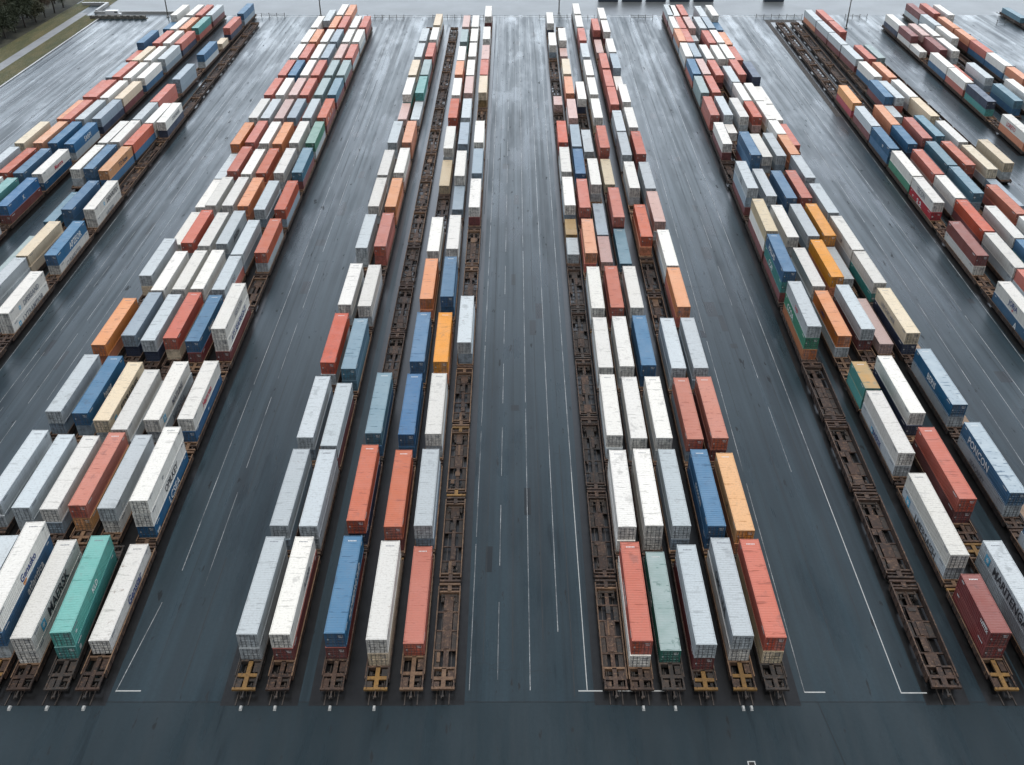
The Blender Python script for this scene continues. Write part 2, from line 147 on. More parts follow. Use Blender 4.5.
FAR_BOXES = set('A1:0:1 A1:1:1 A1:2:0 A1:3:0 A1:4:0 A1:5:0 A1:6:0 A1:6:1 A1:7:0 A1:8:0 A1:8:1 A2:0:0 A2:0:1 A2:1:1 A2:2:1 A2:3:1 A2:4:0 A2:4:1 A2:5:0 A2:5:1 A2:6:0 A2:6:1 A2:7:0 A2:7:1 A2:8:0 A2:8:1 A2:9:0 A2:9:1 A3:0:1 A3:1:1 A3:2:1 A3:3:1 A3:4:0 A3:4:1 A3:5:0 A3:5:1 A3:6:0 A3:6:1 A3:7:0 A3:7:1 A3:8:0 A3:8:1 A3:9:0 A3:9:1 A4:0:0 A4:0:1 A4:10:0 A4:10:1 A4:3:1 A4:4:1 A4:5:0 A4:5:1 A4:6:0 A4:6:1 A4:7:0 A4:7:1 A4:8:0 A4:8:1 A4:9:0 A4:9:1 A5:0:1 A5:1:1 A6:0:0 A6:10:0 A6:10:1 A6:2:1 A6:3:1 A6:4:1 A6:5:0 A6:5:1 A6:6:0 A6:6:1 A6:7:0 A6:7:1 A6:8:0 A6:9:0 A6:9:1 A7:0:1 A7:1:1 A7:2:1 A7:3:1 A7:4:1 A7:5:0 A7:5:1 A8:0:0 A8:0:1 A8:4:1 C1:10:0 C1:10:1 C1:11:0 C1:11:1 C1:12:0 C1:12:1 C1:13:0 C1:13:1 C1:2:1 C1:3:1 C1:6:0 C1:7:1 C1:8:1 C1:9:0 C1:9:1 C2:0:0 C2:0:1 C2:10:0 C2:10:1 C2:11:0 C2:11:1 C2:12:0 C2:12:1 C2:13:0 C2:13:1 C2:14:0 C2:14:1 C2:1:1 C2:2:1 C2:3:1 C2:4:1 C2:5:1 C2:6:1 C2:7:1 C2:8:1 C2:9:1 C3:0:2 C3:10:0 C3:10:1 C3:11:0 C3:11:1 C3:12:0 C3:12:1 C3:13:0 C3:13:1 C3:14:0 C3:14:1 C3:15:0 C3:15:1 C3:2:1 C3:3:1 C3:4:1 C3:5:1 C3:6:1 C3:7:1 C3:8:1 C3:9:1 C4:10:0 C4:10:1 C4:11:0 C4:11:1 C4:12:0 C4:12:1 C4:13:0 C4:13:1 C4:14:0 C4:14:1 C4:15:0 C4:15:1 C4:2:1 C4:3:1 C4:4:1 C4:5:1 C4:6:1 C4:7:1 C4:8:1 C4:9:1 C5:10:0 C5:10:1 C5:11:0 C5:11:1 C5:12:0 C5:12:1 C5:13:0 C5:13:1 C5:14:0 C5:14:1 C5:4:1 C5:5:1 C5:6:1 C5:7:1 C5:8:1 C5:9:1 C6:10:0 C6:10:1 C6:11:0 C6:11:1 C6:12:0 C6:12:1 C6:13:0 C6:13:1 C6:5:1 C6:6:1 C6:7:1 C6:8:1 C6:9:0 C6:9:1 D1:10:0 D1:10:1 D1:11:0 D1:11:1 D1:12:0 D1:12:1 D1:13:0 D1:13:1 D1:3:1 D1:4:1 D1:5:1 D1:6:1 D1:7:1 D1:8:1 D1:9:0 D2:10:0 D2:10:1 D2:11:0 D2:11:1 D2:12:0 D2:12:1 D2:13:0 D2:13:1 D2:14:0 D2:14:1 D2:2:1 D2:3:1 D2:4:1 D2:5:1 D2:6:1 D2:7:1 D2:8:1 D2:9:0 D3:2:1 D4:10:0 D4:10:1 D4:11:0 D4:11:1 D4:12:0 D4:12:1 D4:13:0 D4:13:1 D4:1:1 D4:2:1 D4:3:1 D4:4:1 D4:5:1 D4:7:1 D4:8:1 D4:9:0 D4:9:1 D5:10:0 D5:10:1 D5:11:0 D5:11:1 D5:12:0 D5:12:1 D5:13:0 D5:13:1 D5:14:0 D5:14:1 D5:2:1 D5:3:1 D5:4:1 D5:5:1 D5:7:1 D5:8:1 D5:9:0 D5:9:1 D6:0:1 D6:1:1 D6:2:1 D6:3:1 D6:4:0 D6:4:1 D6:5:0 D6:5:1 D6:6:0 D6:6:1 D6:7:0 D6:7:1 D6:8:0 D6:8:1 E1:1:0 E1:2:1 E1:3:1 E1:4:1 E1:5:0 E1:6:0 E1:6:1 E1:7:0 E1:7:1 E2:10:0 E2:10:1 E2:11:0 E2:11:1 E2:12:0 E2:13:0 E2:13:1 E2:1:1 E2:2:1 E2:3:1 E2:4:1 E2:5:1 E2:6:1 E2:7:1 E2:8:1 E2:9:0 E2:9:1 E3:2:1 E3:3:1 E3:4:1 E3:7:1 E3:9:0 E3:9:1 E4:10:0 E4:10:1 E4:11:0 E4:11:1 E4:12:0 E4:12:1 E4:13:0 E4:13:1 E4:14:0 E4:14:1 E4:15:0 E4:15:1 E4:2:1 E4:3:1 E4:4:1 E4:6:1 E4:8:1 E4:9:1 E5:10:0 E5:10:1 E5:11:0 E5:12:0 E5:12:1 E5:2:1 E5:3:1 E5:4:1 E5:5:1 E5:6:1 E5:7:1 E5:8:0 E5:8:1 E5:9:0 E5:9:1 E6:10:0 E6:10:1 E6:11:0 E6:12:0 E6:12:1 E6:13:0 E6:13:1 E6:14:0 E6:14:1 E6:15:0 E6:15:1 E6:3:1 E6:4:1 E6:5:1 E6:6:1 E6:7:1 E6:8:1 E6:9:1 F1:10:0 F1:10:1 F1:11:0 F1:11:1 F1:1:2 F1:2:1 F1:2:2 F1:3:1 F1:3:2 F1:4:1 F1:5:1 F1:6:0 F1:6:1 F1:7:0 F1:7:1 F1:8:0 F1:8:1 F1:9:0 F1:9:1 F2:10:1 F2:11:0 F2:11:1 F2:12:0 F2:12:1 F2:13:0 F2:13:1 F2:14:0 F2:14:1 F2:15:0 F2:15:1 F2:16:0 F2:16:1 F2:3:1 F2:5:1 F2:6:1 F2:7:1 F2:8:1 F2:8:2 F2:9:0 F3:10:0 F3:10:1 F3:11:0 F3:12:0 F3:12:1 F3:13:0 F3:13:1 F3:4:1 F3:5:1 F3:6:1 F3:7:1 F3:8:1 F3:9:0 F3:9:1 F4:10:0 F4:10:1 F4:2:1 F4:3:1 F4:4:1 F4:5:1 F4:6:0 F4:6:1 F4:7:0 F4:7:1 F4:8:0 F4:8:1 F4:9:0 F4:9:1 F5:0:0 F5:0:1 F5:10:1 F5:11:0 F5:11:1 F5:12:0 F5:12:1 F5:13:0 F5:13:1 F5:14:0 F5:14:1 F5:15:0 F5:15:1 F5:16:0 F5:16:1 F5:5:1 F5:6:1 F5:7:1 F5:8:1 F5:9:0 F5:9:1 F6:0:0 F6:1:0 F6:2:0 F6:3:0 F6:3:1 F6:4:0 F6:5:0 F6:6:0 F6:7:0 F6:7:1 G1:3:1 G1:4:1 G1:5:1 G1:6:0 G1:6:1 G2:0:0 G2:0:1 G2:2:1 G2:3:1 G2:4:1 G2:5:1 G2:6:1 G3:0:0 G3:0:1 G3:1:1 G3:2:1 G3:3:1 G3:4:1 G3:5:0 G3:6:0 G3:6:1 G4:0:0 G4:0:1 G4:1:1 G4:2:1 G4:3:1 G4:4:0 G4:4:1 G4:5:0 G4:5:1 G4:6:0 G4:6:1 G4:7:0 G4:7:1 G4:8:0 G4:8:1 G4:9:0 G4:9:1 G5:0:0 G5:1:1 G5:2:1 G5:3:1 G5:4:0 G5:4:1 G5:5:0 G5:5:1 G5:6:0 G5:6:1 G5:7:0 G5:7:1 G5:8:0 G5:8:1 G6:0:1 G6:1:0 H1:0:1 H1:1:1 H1:2:0 H1:2:1 H1:3:0 H1:3:1 H1:4:0 H1:5:0 H1:5:1 H1:6:0 H1:6:1 H2:0:0 H2:1:0 H2:1:1 H2:2:0 H2:2:1 H3:0:0 H3:0:1 H3:1:0 H3:1:1 H3:2:0 H3:2:1 H3:3:0 H3:3:1 H4:0:0 H4:0:1 H4:1:0 H4:1:1 H4:2:0 H4:2:1 H4:3:0 H4:3:1 H5:0:0 H5:0:1 H5:1:0 H5:1:1 H5:2:0 H5:2:1 H5:3:0 H5:3:1 H5:4:0 H5:4:1 H5:5:0 H5:5:1 H6:0:0 H6:1:0 H6:2:0 H6:3:0 H6:3:1 J1:0:0'.split())
FAR_WAGONS = set('A1:0 A1:1 A1:2 A1:3 A1:4 A1:5 A1:6 A1:7 A1:8 A2:0 A2:1 A2:2 A2:3 A2:4 A2:5 A2:6 A2:7 A2:8 A2:9 A3:1 A3:2 A3:3 A3:4 A3:5 A3:6 A3:7 A3:8 A3:9 A4:10 A4:7 A4:8 A4:9 A5:1 A6:0 A6:10 A6:3 A6:4 A6:7 A6:8 A6:9 A7:0 A8:10 A8:11 A8:12 A8:9 C1:10 C1:11 C1:12 C1:13 C1:4 C1:5 C1:6 C1:7 C1:8 C1:9 C2:0 C2:10 C2:11 C2:12 C2:13 C2:14 C2:4 C2:5 C2:6 C2:7 C2:8 C2:9 C3:10 C3:11 C3:12 C3:13 C3:14 C3:15 C3:4 C3:5 C3:6 C3:7 C3:8 C3:9 C4:10 C4:11 C4:12 C4:13 C4:14 C4:15 C4:4 C4:5 C4:8 C4:9 C5:10 C5:11 C5:12 C5:13 C5:14 C5:9 C6:11 C6:12 C6:13 C6:14 D1:11 D1:12 D1:13 D1:14 D2:11 D2:12 D2:13 D2:14 D3:12 D3:13 D3:14 D3:15 D4:11 D4:12 D4:13 D4:14 D5:11 D5:12 D5:13 D5:14 D6:12 D6:13 D6:14 D6:15 D6:16 E1:13 E1:14 E1:15 E1:16 E2:11 E2:12 E2:13 E2:14 E4:11 E4:12 E4:13 E4:14 E4:15 E5:12 E5:13 E5:14 E6:11 E6:12 E6:13 E6:14 E6:15 E6:9 F1:12 F1:13 F1:14 F1:15 F1:16 F2:11 F2:12 F2:13 F2:14 F2:15 F2:16 F2:7 F3:11 F3:12 F3:13 F3:14 F3:15 F3:16 F3:8 F4:10 F4:11 F4:2 F4:3 F4:9 F5:11 F5:12 F5:13 F5:14 F5:15 F5:16 F5:6 F5:7 F5:9 F6:1 F6:2 F6:3 F6:4 F6:5 F6:6 F6:7 G1:10 G1:11 G1:8 G1:9 G2:0 G2:10 G2:11 G2:12 G2:4 G2:6 G2:9 G3:0 G3:1 G3:10 G3:3 G3:4 G3:7 G3:8 G3:9 G4:0 G4:10 G4:3 G4:6 G4:7 G4:8 G4:9 G5:2 G5:5 G5:6 G5:7 G5:8 G5:9 G6:4 G6:5 H1:3 H1:4 H1:5 H1:6 H2:0 H2:1 H2:2 H3:1 H3:2 H3:3'.split())

BLOCKS = {'A': 'far left block', 'C': 'wide left block', 'D': 'inner left block', 'E': 'inner right block',
          'F': 'wide right block', 'G': 'far right block', 'H': 'outermost right block', 'J': 'upper right corner'}
ORD = ('front second third fourth fifth sixth seventh eighth ninth tenth eleventh twelfth thirteenth fourteenth fifteenth '
       'sixteenth seventeenth eighteenth nineteenth twentieth twenty-first twenty-second twenty-third twenty-fourth').split()
NTH = ['first'] + ORD[1:]
W, H, DECK, HALF = 2.6, 2.5, 0.6, 1.3
NEAR_BOX, NEAR_WAGON = 195.0, 172.0

# ---------------------------------------------------------------- helpers
class MB:
    """collects boxes, bars and sheets; build() links them as ONE mesh object"""
    def __init__(s): s.v, s.f, s.m = [], [], []
    def box(s, x0, x1, y0, y1, z0, z1, mi=0):
        n = len(s.v)
        s.v += [(x0,y0,z0),(x1,y0,z0),(x1,y1,z0),(x0,y1,z0),(x0,y0,z1),(x1,y0,z1),(x1,y1,z1),(x0,y1,z1)]
        for q in ((3,2,1,0),(4,5,6,7),(0,1,5,4),(1,2,6,5),(2,3,7,6),(3,0,4,7)):
            s.f.append(tuple(n+i for i in q)); s.m.append(mi)
        return s
    def quad(s, pts, mi=0):
        n = len(s.v); s.v += [tuple(p) for p in pts]; s.f.append(tuple(range(n, n+len(pts)))); s.m.append(mi)
        return s
    def tube(s, p, q, r, r2=None, sides=8, mi=0):
        p, q = Vector(p), Vector(q); d = (q-p).normalized()
        a = d.orthogonal().normalized(); b = d.cross(a); n = len(s.v); r2 = r if r2 is None else r2
        for c, rr in ((p, r), (q, r2)):
            for i in range(sides):
                t = 2*math.pi*i/sides; s.v.append(tuple(c + (a*math.cos(t)+b*math.sin(t))*rr))
        for i in range(sides):
            j = (i+1) % sides; s.f.append((n+i, n+j, n+sides+j, n+sides+i)); s.m.append(mi)
        s.f.append(tuple(n+sides-1-i for i in range(sides))); s.m.append(mi)
        s.f.append(tuple(n+sides+i for i in range(sides))); s.m.append(mi)
        return s
    def add(s, o, off=(0,0,0), mi=None):
        n = len(s.v); s.v += [(x+off[0], y+off[1], z+off[2]) for x, y, z in o.v]
        s.f += [tuple(i+n for i in q) for q in o.f]; s.m += o.m if mi is None else [mi]*len(o.f)
        return s
    def mesh(s, name, mats):
        me = bpy.data.meshes.new(name); me.from_pydata(s.v, [], s.f); me.update()
        for m in mats: me.materials.append(m)
        me.polygons.foreach_set('material_index', s.m)
        return me
    def build(s, name, mats, parent=None):
        return link(name, s.mesh(name, mats), parent)

def link(name, me, parent=None, loc=None):
    o = bpy.data.objects.new(name, me); COL.objects.link(o)
    if parent: o.parent = parent
    if loc: o.location = loc
    return o
def tag(o, label=None, cat=None, group=None, kind=None):
    if label: o['label'] = label
    if cat: o['category'] = cat
    if group: o['group'] = group
    if kind: o['kind'] = kind
    return o
def paint_slot(o, m, i=0):
    o.material_slots[i].link = 'OBJECT'; o.material_slots[i].material = m

# ---------------------------------------------------------------- materials
class NT:
    def __init__(s, name):
        s.mat = bpy.data.materials.new(name); s.mat.use_nodes = True
        s.t = s.mat.node_tree; s.n = s.t.nodes; s.b = s.n['Principled BSDF']
    def new(s, typ, **kw):
        n = s.n.new(typ)
        for k, v in kw.items(): setattr(n, k, v)
        return n
    def put(s, sock, v):
        if isinstance(v, bpy.types.NodeSocket): s.t.links.new(v, sock)
        else:
            sock.default_value = v
    def coord(s, which='Object', scale=(1,1,1), rnd=0):
        c = s.new('ShaderNodeTexCoord').outputs[which]
        if rnd:
            oi = s.new('ShaderNodeObjectInfo').outputs['Random']
            mul = s.new('ShaderNodeMath', operation='MULTIPLY'); s.put(mul.inputs[0], oi); mul.inputs[1].default_value = rnd
            add = s.new('ShaderNodeVectorMath', operation='ADD'); s.put(add.inputs[0], c); s.put(add.inputs[1], mul.outputs[0]); c = add.outputs[0]
        mp = s.new('ShaderNodeMapping'); s.put(mp.inputs['Vector'], c); mp.inputs['Scale'].default_value = scale
        return mp.outputs[0]
    def noise(s, vec, scale, detail=3, rough=.55):
        n = s.new('ShaderNodeTexNoise'); s.put(n.inputs['Vector'], vec); n.inputs['Scale'].default_value = scale
        n.inputs['Detail'].default_value = detail; n.inputs['Roughness'].default_value = rough
        return n.outputs['Fac']
    def ramp(s, fac, a, b, lo=0., hi=1.):
        n = s.new('ShaderNodeMapRange'); s.put(n.inputs['Value'], fac)
        n.inputs['From Min'].default_value = a; n.inputs['From Max'].default_value = b
        n.inputs['To Min'].default_value = lo; n.inputs['To Max'].default_value = hi
        return n.outputs['Result']
    def math(s, op, a, b):
        n = s.new('ShaderNodeMath', operation=op); s.put(n.inputs[0], a); s.put(n.inputs[1], b); return n.outputs[0]
    def mix(s, fac, a, b, blend='MIX'):
        n = s.new('ShaderNodeMix', data_type='RGBA', blend_type=blend)
        s.put(n.inputs[0], fac); s.put(n.inputs[6], a if isinstance(a, bpy.types.NodeSocket) else (*a[:3], 1)); s.put(n.inputs[7], b if isinstance(b, bpy.types.NodeSocket) else (*b[:3], 1))
        return n.outputs[2]
    def done(s, col=None, rough=None, metal=None, bump=None, bdist=.02, bstr=.4):
        if col is not None: s.put(s.b.inputs['Base Color'], col if isinstance(col, bpy.types.NodeSocket) else (*col[:3], 1))
        if rough is not None: s.put(s.b.inputs['Roughness'], rough)
        if metal is not None: s.put(s.b.inputs['Metallic'], metal)
        if bump is not None:
            n = s.new('ShaderNodeBump'); n.inputs['Strength'].default_value = bstr; n.inputs['Distance'].default_value = bdist
            s.put(n.inputs['Height'], bump); s.put(s.b.inputs['Normal'], n.outputs[0])
        return s.mat

def paint(name, rgb, sheen_fade=0., pale=(.5,.5,.5)):
    s = NT(name)
    v = s.coord(rnd=60.)
    oi = s.new('ShaderNodeObjectInfo').outputs['Random']
    hsv = s.new('ShaderNodeHueSaturation'); hsv.inputs['Color'].default_value = (*rgb, 1)
    s.put(hsv.inputs['Value'], s.ramp(oi, 0, 1, .8, 1.12))
    s.put(hsv.inputs['Saturation'], s.ramp(s.math('FRACT', s.math('MULTIPLY', oi, 17.), 0.), 0, 1, .78, 1.08))
    s.put(hsv.inputs['Hue'], s.ramp(s.math('FRACT', s.math('MULTIPLY', oi, 43.), 0.), 0, 1, .493, .507))
    col = hsv.outputs[0]
    chalk = s.ramp(s.noise(v, .22, 2), .35, .75, 0., .14)
    col = s.mix(chalk, col, tuple(c*.6+.22 for c in rgb))                      # sun-chalked paint
    streak = s.ramp(s.noise(s.coord(scale=(2.2,2.2,.16), rnd=31.), 1.6, 4, .65), .5, .8, 0., .42)
    col = s.mix(streak, col, (.10,.085,.07))                                    # grime running down
    wear = s.ramp(s.math('FRACT', s.math('MULTIPLY', oi, 71.), 0.), 0, 1, -.07, .03)
    spots = s.ramp(s.math('ADD', s.noise(v, 1.1, 6, .72), wear), .645, .71, 0., .55)
    col = s.mix(spots, col, (.13,.055,.028))                                    # rust
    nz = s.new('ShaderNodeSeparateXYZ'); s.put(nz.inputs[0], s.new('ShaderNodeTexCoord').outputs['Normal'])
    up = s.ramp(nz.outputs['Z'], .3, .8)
    col = s.mix(s.math('MULTIPLY', up, s.ramp(s.noise(v, .35, 3), .25, .65, sheen_fade*.7, sheen_fade)), col, pale)   # roofs bleached, with pale sky reflection painted into the colour
    patch = s.math('MULTIPLY', up, s.ramp(s.noise(s.coord(scale=(.8,.5,1.), rnd=47.), .55, 5, .68), .60, .68, 0., .6))
    col = s.mix(patch, col, tuple(c*.45+.05 for c in rgb))                      # standing damp and dirt on the roof
    weld = s.math('MULTIPLY', up, s.ramp(s.noise(s.coord(scale=(.7,4.,1.), rnd=19.), .5, 3, .6), .62, .66, 0., .65))
    col = s.mix(weld, col, tuple(c*.5 for c in rgb))                            # repaired roof seams
    endw = s.math('MULTIPLY', s.ramp(s.math('ABSOLUTE', nz.outputs['Y'], 0.), .5, .9), s.ramp(s.noise(v, 1.3, 5, .7), .40, .62, 0., .8))
    col = s.mix(endw, col, tuple(c*.30+.035 for c in rgb))                      # road dirt on the ends
    scuff = s.ramp(s.noise(s.coord(scale=(1.,.35,1.), rnd=83.), .8, 5, .7), .64, .70, 0., .2)
    col = s.mix(scuff, col, (.16,.15,.14))
    return s.done(col, s.ramp(s.noise(v, .5, 3), .3, .7, .48, .68))

PAL = {'W': ('white', (.68,.66,.605)), 'G': ('pale grey', (.44,.485,.50)), 'R': ('brick red', (.44,.092,.045)), 'r': ('maroon', (.17,.032,.028)),
       'O': ('orange', (.56,.175,.05)), 'B': ('blue', (.008,.10,.225)), 't': ('steel blue', (.05,.16,.23)), 'L': ('blue-grey', (.23,.30,.36)),
       'K': ('navy', (.012,.026,.07)), 'T': ('teal', (.03,.26,.24)), 'N': ('green', (.012,.19,.10)), 'Y': ('cream', (.60,.49,.33)),
       'P': ('faded pink', (.52,.34,.29)), 'g': ('grey-green', (.22,.31,.31)), 'o': ('ochre', (.30,.19,.05)), 'A': ('amber', (.66,.27,.035)),
       'V': ('vermilion', (.50,.07,.035)), 'M': ('mint', (.085,.36,.31)), 'C': ('crimson', (.42,.012,.03)), 'b': ('blue', (.006,.092,.20)), 'q': ('teal', (.03,.24,.21)), 'n': ('green', (.012,.17,.125))}
SHEEN_FADE = {'B': (.18, (.26,.38,.48)), 't': (.35, (.36,.43,.46)), 'R': (.24, (.60,.22,.12)), 'r': (.22, (.50,.22,.15)), 'K': (.35, (.30,.36,.44)), 'T': (.35, (.36,.46,.46)), 'N': (.5, (.40,.48,.46)),
        'b': (.85, (.44,.50,.52)), 'n': (.9, (.38,.46,.46)), 'q': (.9, (.46,.24,.06)), 'O': (.40, (.72,.42,.24)), 'L': (.3, (.42,.46,.48)), 'g': (.3, (.42,.46,.46)), 'M': (.25, (.36,.60,.56))}  # roof tints: faded and two-tone paint, with sky sheen put into the colour
PAINT = {k: paint(n.replace(' ', '_').replace('-', '_') + '_paint', c, *SHEEN_FADE.get(k, (0., (.5,.5,.5)))) for k, (n, c) in PAL.items()}

def rust(name, a, b, c, rough=.75):
    s = NT(name); v = s.coord(rnd=40.)
    col = s.mix(s.ramp(s.noise(v, .7, 5, .7), .38, .64), a, b)
    col = s.mix(s.ramp(s.noise(v, 2.6, 5, .7), .52, .68, 0, .85), col, c)
    oi = s.new('ShaderNodeObjectInfo').outputs['Random']
    hsv = s.new('ShaderNodeHueSaturation'); s.put(hsv.inputs['Color'], col); s.put(hsv.inputs['Value'], s.ramp(oi, 0, 1, .7, 1.3))
    return s.done(hsv.outputs[0], rough, bump=s.noise(v, 5, 4), bdist=.02, bstr=.5)
RUST = rust('rusted_frame', (.016,.010,.008), (.050,.026,.016), (.13,.072,.040))
DARK = rust('oily_black_steel', (.018,.017,.016), (.04,.03,.024), (.09,.055,.035))
TAN = rust('worn_tan_beam', (.09,.049,.027), (.165,.10,.056), (.04,.022,.014))
BROWN = rust('brown_beam', (.026,.016,.012), (.066,.037,.024), (.17,.105,.062))
YELLOW = rust('worn_yellow_platform', (.21,.115,.028), (.13,.072,.024), (.045,.028,.017))
def plain(name, rgb, rough=.6, metal=0., var=.25, scale=1.5):
    s = NT(name); v = s.coord()
    return s.done(s.mix(s.ramp(s.noise(v, scale, 4), .3, .7), tuple(c*(1-var) for c in rgb), tuple(min(1, c*(1+var)) for c in rgb)), rough, metal)
STEEL = plain('galvanised_steel', (.30,.31,.32), .45, .5)
RAIL = plain('rail_steel', (.10,.085,.075), .4, .7)
BARSTEEL = plain('dull_locking_bar', (.12,.125,.13), .5, .4)
LET = {'w': plain('white_lettering', (.58,.59,.58), .5, 0, .1), 'k': plain('black_lettering', (.045,.048,.055), .5, 0, .1),
       'n': plain('navy_lettering', (.02,.045,.16), .5, 0, .1), 'r': plain('red_lettering', (.42,.03,.05), .5, 0, .1),
       's': plain('sky_blue_emblem', (.06,.34,.52), .5, 0, .1), 'g': plain('grey_lettering', (.16,.17,.19), .5, 0, .1),
       'o': plain('orange_lettering', (.62,.22,.05), .5, 0, .1)}

# ---------------------------------------------------------------- ground
def asphalt(name, base, base2, streaky=1., r0=.27, r1=.47):
    s = NT(name); v = s.coord()
    big = s.noise(s.coord(scale=(.05,.02,1)), 1., 5, .6)
    lane = s.noise(s.coord(scale=(.6,.006,1)), 1., 5, .6)                      # tyre wear along the lanes
    fine = s.noise(v, 2.2, 5, .7)
    blot = s.noise(s.coord(scale=(.25,.03,1)), 1., 4, .65)
    col = s.mix(s.ramp(big, .40, .60), base, base2)
    col = s.mix(s.ramp(lane, .42, .62, 0, .55*streaky), col, tuple(c*1.7 for c in base2))
    col = s.mix(s.ramp(blot, .60, .70, 0, .6), col, tuple(c*.42 for c in base))   # oil and damp
    col = s.mix(s.ramp(fine, .35, .75, 0, .3), col, tuple(c*.55 for c in base))
    stain = s.ramp(s.noise(s.coord(scale=(.8,.20,1)), 1., 3, .6), .655, .70, 0., .75)
    col = s.mix(stain, col, (.004,.005,.006))
    f = s.math('ADD', s.math('MULTIPLY', lane, .55), s.math('MULTIPLY', blot, .45))
    rough = s.ramp(f, .38, .60, r1, r0)
    pud = s.ramp(s.noise(s.coord(scale=(.11,.03,1)), 1., 4, .6), .52, .62, 0., 1.)
    rough = s.math('SUBTRACT', rough, s.math('MULTIPLY', pud, .10))
    s.b.inputs['IOR'].default_value = 1.36
    rough = s.math('ADD', rough, s.math('MULTIPLY', stain, .35))
    return s.done(col, rough, bump=fine, bdist=.006, bstr=.25)
ASPH = asphalt('wet_asphalt', (.0105,.0190,.0245), (.0195,.0325,.040))
APRON = asphalt('wet_asphalt_apron', (.0120,.0215,.0265), (.0190,.0310,.0375), .3)
BED = plain('shade_dark_track_bed', (.006,.0062,.0065), .3, 0, .5, .8)  # oily ground, blackened further to paint the trains' shade and reflection
def ballast():
    s = NT('stone_ballast'); v = s.coord()
    n = s.noise(v, 2.2, 4, .8)
    return s.done(s.mix(s.ramp(n, .4, .65), (.018,.017,.017), (.085,.078,.07)), .9, bump=n, bdist=.12, bstr=1.)
BALLAST = ballast()
def worn_line():
    s = NT('worn_white_line'); v = s.coord()
    n = s.noise(s.coord(scale=(2.,.16,1)), 1., 5, .7); m = s.noise(v, 3., 4, .7)
    w = s.math('MULTIPLY', s.ramp(n, .36, .60), s.ramp(m, .35, .6, .35, 1.))
    return s.done(s.mix(w, (.022,.030,.035), (.36,.37,.37)), .4)
LINE = worn_line()
CRISP = plain('white_road_paint', (.36,.37,.36), .5, 0, .15, 2.)
SAND = plain('sandy_gravel', (.24,.17,.12), .9, 0, .5, .9)
CONC = plain('pale_concrete', (.34,.345,.34), .4, 0, .22, .12)
FARROAD = plain('worn_grey_road', (.09,.10,.105), .42, 0, .3, .06)
PATH = plain('grey_path', (.21,.22,.23), .6, 0, .15, .2)
def grass():
    s = NT('rough_grass'); v = s.coord(); n = s.noise(s.coord(scale=(.25,.06,1)), 1., 5, .7)
    col = s.mix(s.ramp(n, .35, .65), (.045,.055,.016), (.115,.095,.035))
    return s.done(s.mix(s.ramp(s.noise(v, 1.5, 4, .7), .4, .7, 0, .5), col, (.03,.035,.012)), .9, bump=s.noise(v, 2.5, 4), bdist=.3, bstr=.8)
GRASS = grass()
SOIL = plain('woodland_floor', (.030,.030,.018), .95, 0, .4, .3)

def sheet(name, pts, z, mat, kind='structure'):
    m = MB().quad([(x, y, z) for x, y in pts]); o = m.build(name, [mat]); tag(o, kind=kind); return o
def strip(name, x0, x1, y0, y1, z, mat): return sheet(name, [(x0,y0),(x1,y0),(x1,y1),(x0,y1)], z, mat)

sheet('ground', [(-1500,-300),(1500,-300),(1500,2200),(-1500,2200)], 0, ASPH)
strip('apron', -260, 260, 20, 75.7, .004, APRON)
strip('cross_road', -176, 700, 420, 700, .004, FARROAD)
BEND = {'C2': 1.3, 'C3': 1.6, 'C4': 1.75, 'C5': 1.9, 'C6': .4}                          # the wide left block swings right at its near end
def tx(t, y):
    u = min(1., max(0., (112-y)/26)); u = u*u*(3-2*u)
    return TRACKS[t][0] + TRACKS[t][1]*y + BEND.get(t, 0.)*u
def heading(t, y): return -math.atan((tx(t, y+3)-tx(t, y-3))/6)

# track beds and rails, one per train
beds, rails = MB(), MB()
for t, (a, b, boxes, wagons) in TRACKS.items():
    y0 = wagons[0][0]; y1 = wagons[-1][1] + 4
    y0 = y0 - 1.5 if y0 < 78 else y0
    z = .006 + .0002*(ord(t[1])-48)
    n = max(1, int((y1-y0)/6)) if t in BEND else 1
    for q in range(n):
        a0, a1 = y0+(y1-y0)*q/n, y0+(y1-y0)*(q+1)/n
        beds.quad([(tx(t,a0)-2.7, a0, z), (tx(t,a0)+2.7, a0, z), (tx(t,a1)+2.7, a1, z), (tx(t,a1)-2.7, a1, z)])  # widened to paint the dark band of shade beside the train
        for s in (-.78, .78):
            p = [(tx(t,a0)+s-.06, a0), (tx(t,a0)+s+.06, a0), (tx(t,a1)+s+.06, a1), (tx(t,a1)+s-.06, a1)]
            k = len(rails.v)
            rails.v += [(x, y, .008) for x, y in p] + [(x, y, .11) for x, y in p]
            for f in ((4,5,6,7),(0,1,5,4),(1,2,6,5),(2,3,7,6),(3,0,4,7)): rails.f.append(tuple(k+i for i in f)); rails.m.append(0)
tag(beds.build('track_bed_and_shade', [BED]), kind='structure')
tag(rails.build('rails', [RAIL]), kind='structure')
# stone ballast beside the empty lines at the back of the far right block
sheet('ballast_bed', [(tx('G1',300)-4.6,292),(tx('G3',300)+3.0,292),(tx('G3',412)+3.0,412),(tx('G1',412)-4.6,412)], .005, BALLAST)
strip('gravel_strip', tx('F5',100)+2.0, tx('F5',100)+4.0, 60, 255, .006, SAND)
strip('verge_kerb', -172.9, -172.2, 240, 418, .14, CONC)

# embedded rails of the unused sidings, left of the far left block
sid = MB()
for x in (-169.6, -168.1, -163.6, -162.1, -156.8, -155.3, -149.5, -148.0):
    sid.box(x-.07, x+.07, 240, 408, -.05, .035)
tag(sid.build('siding_rails', [STEEL]), kind='structure')

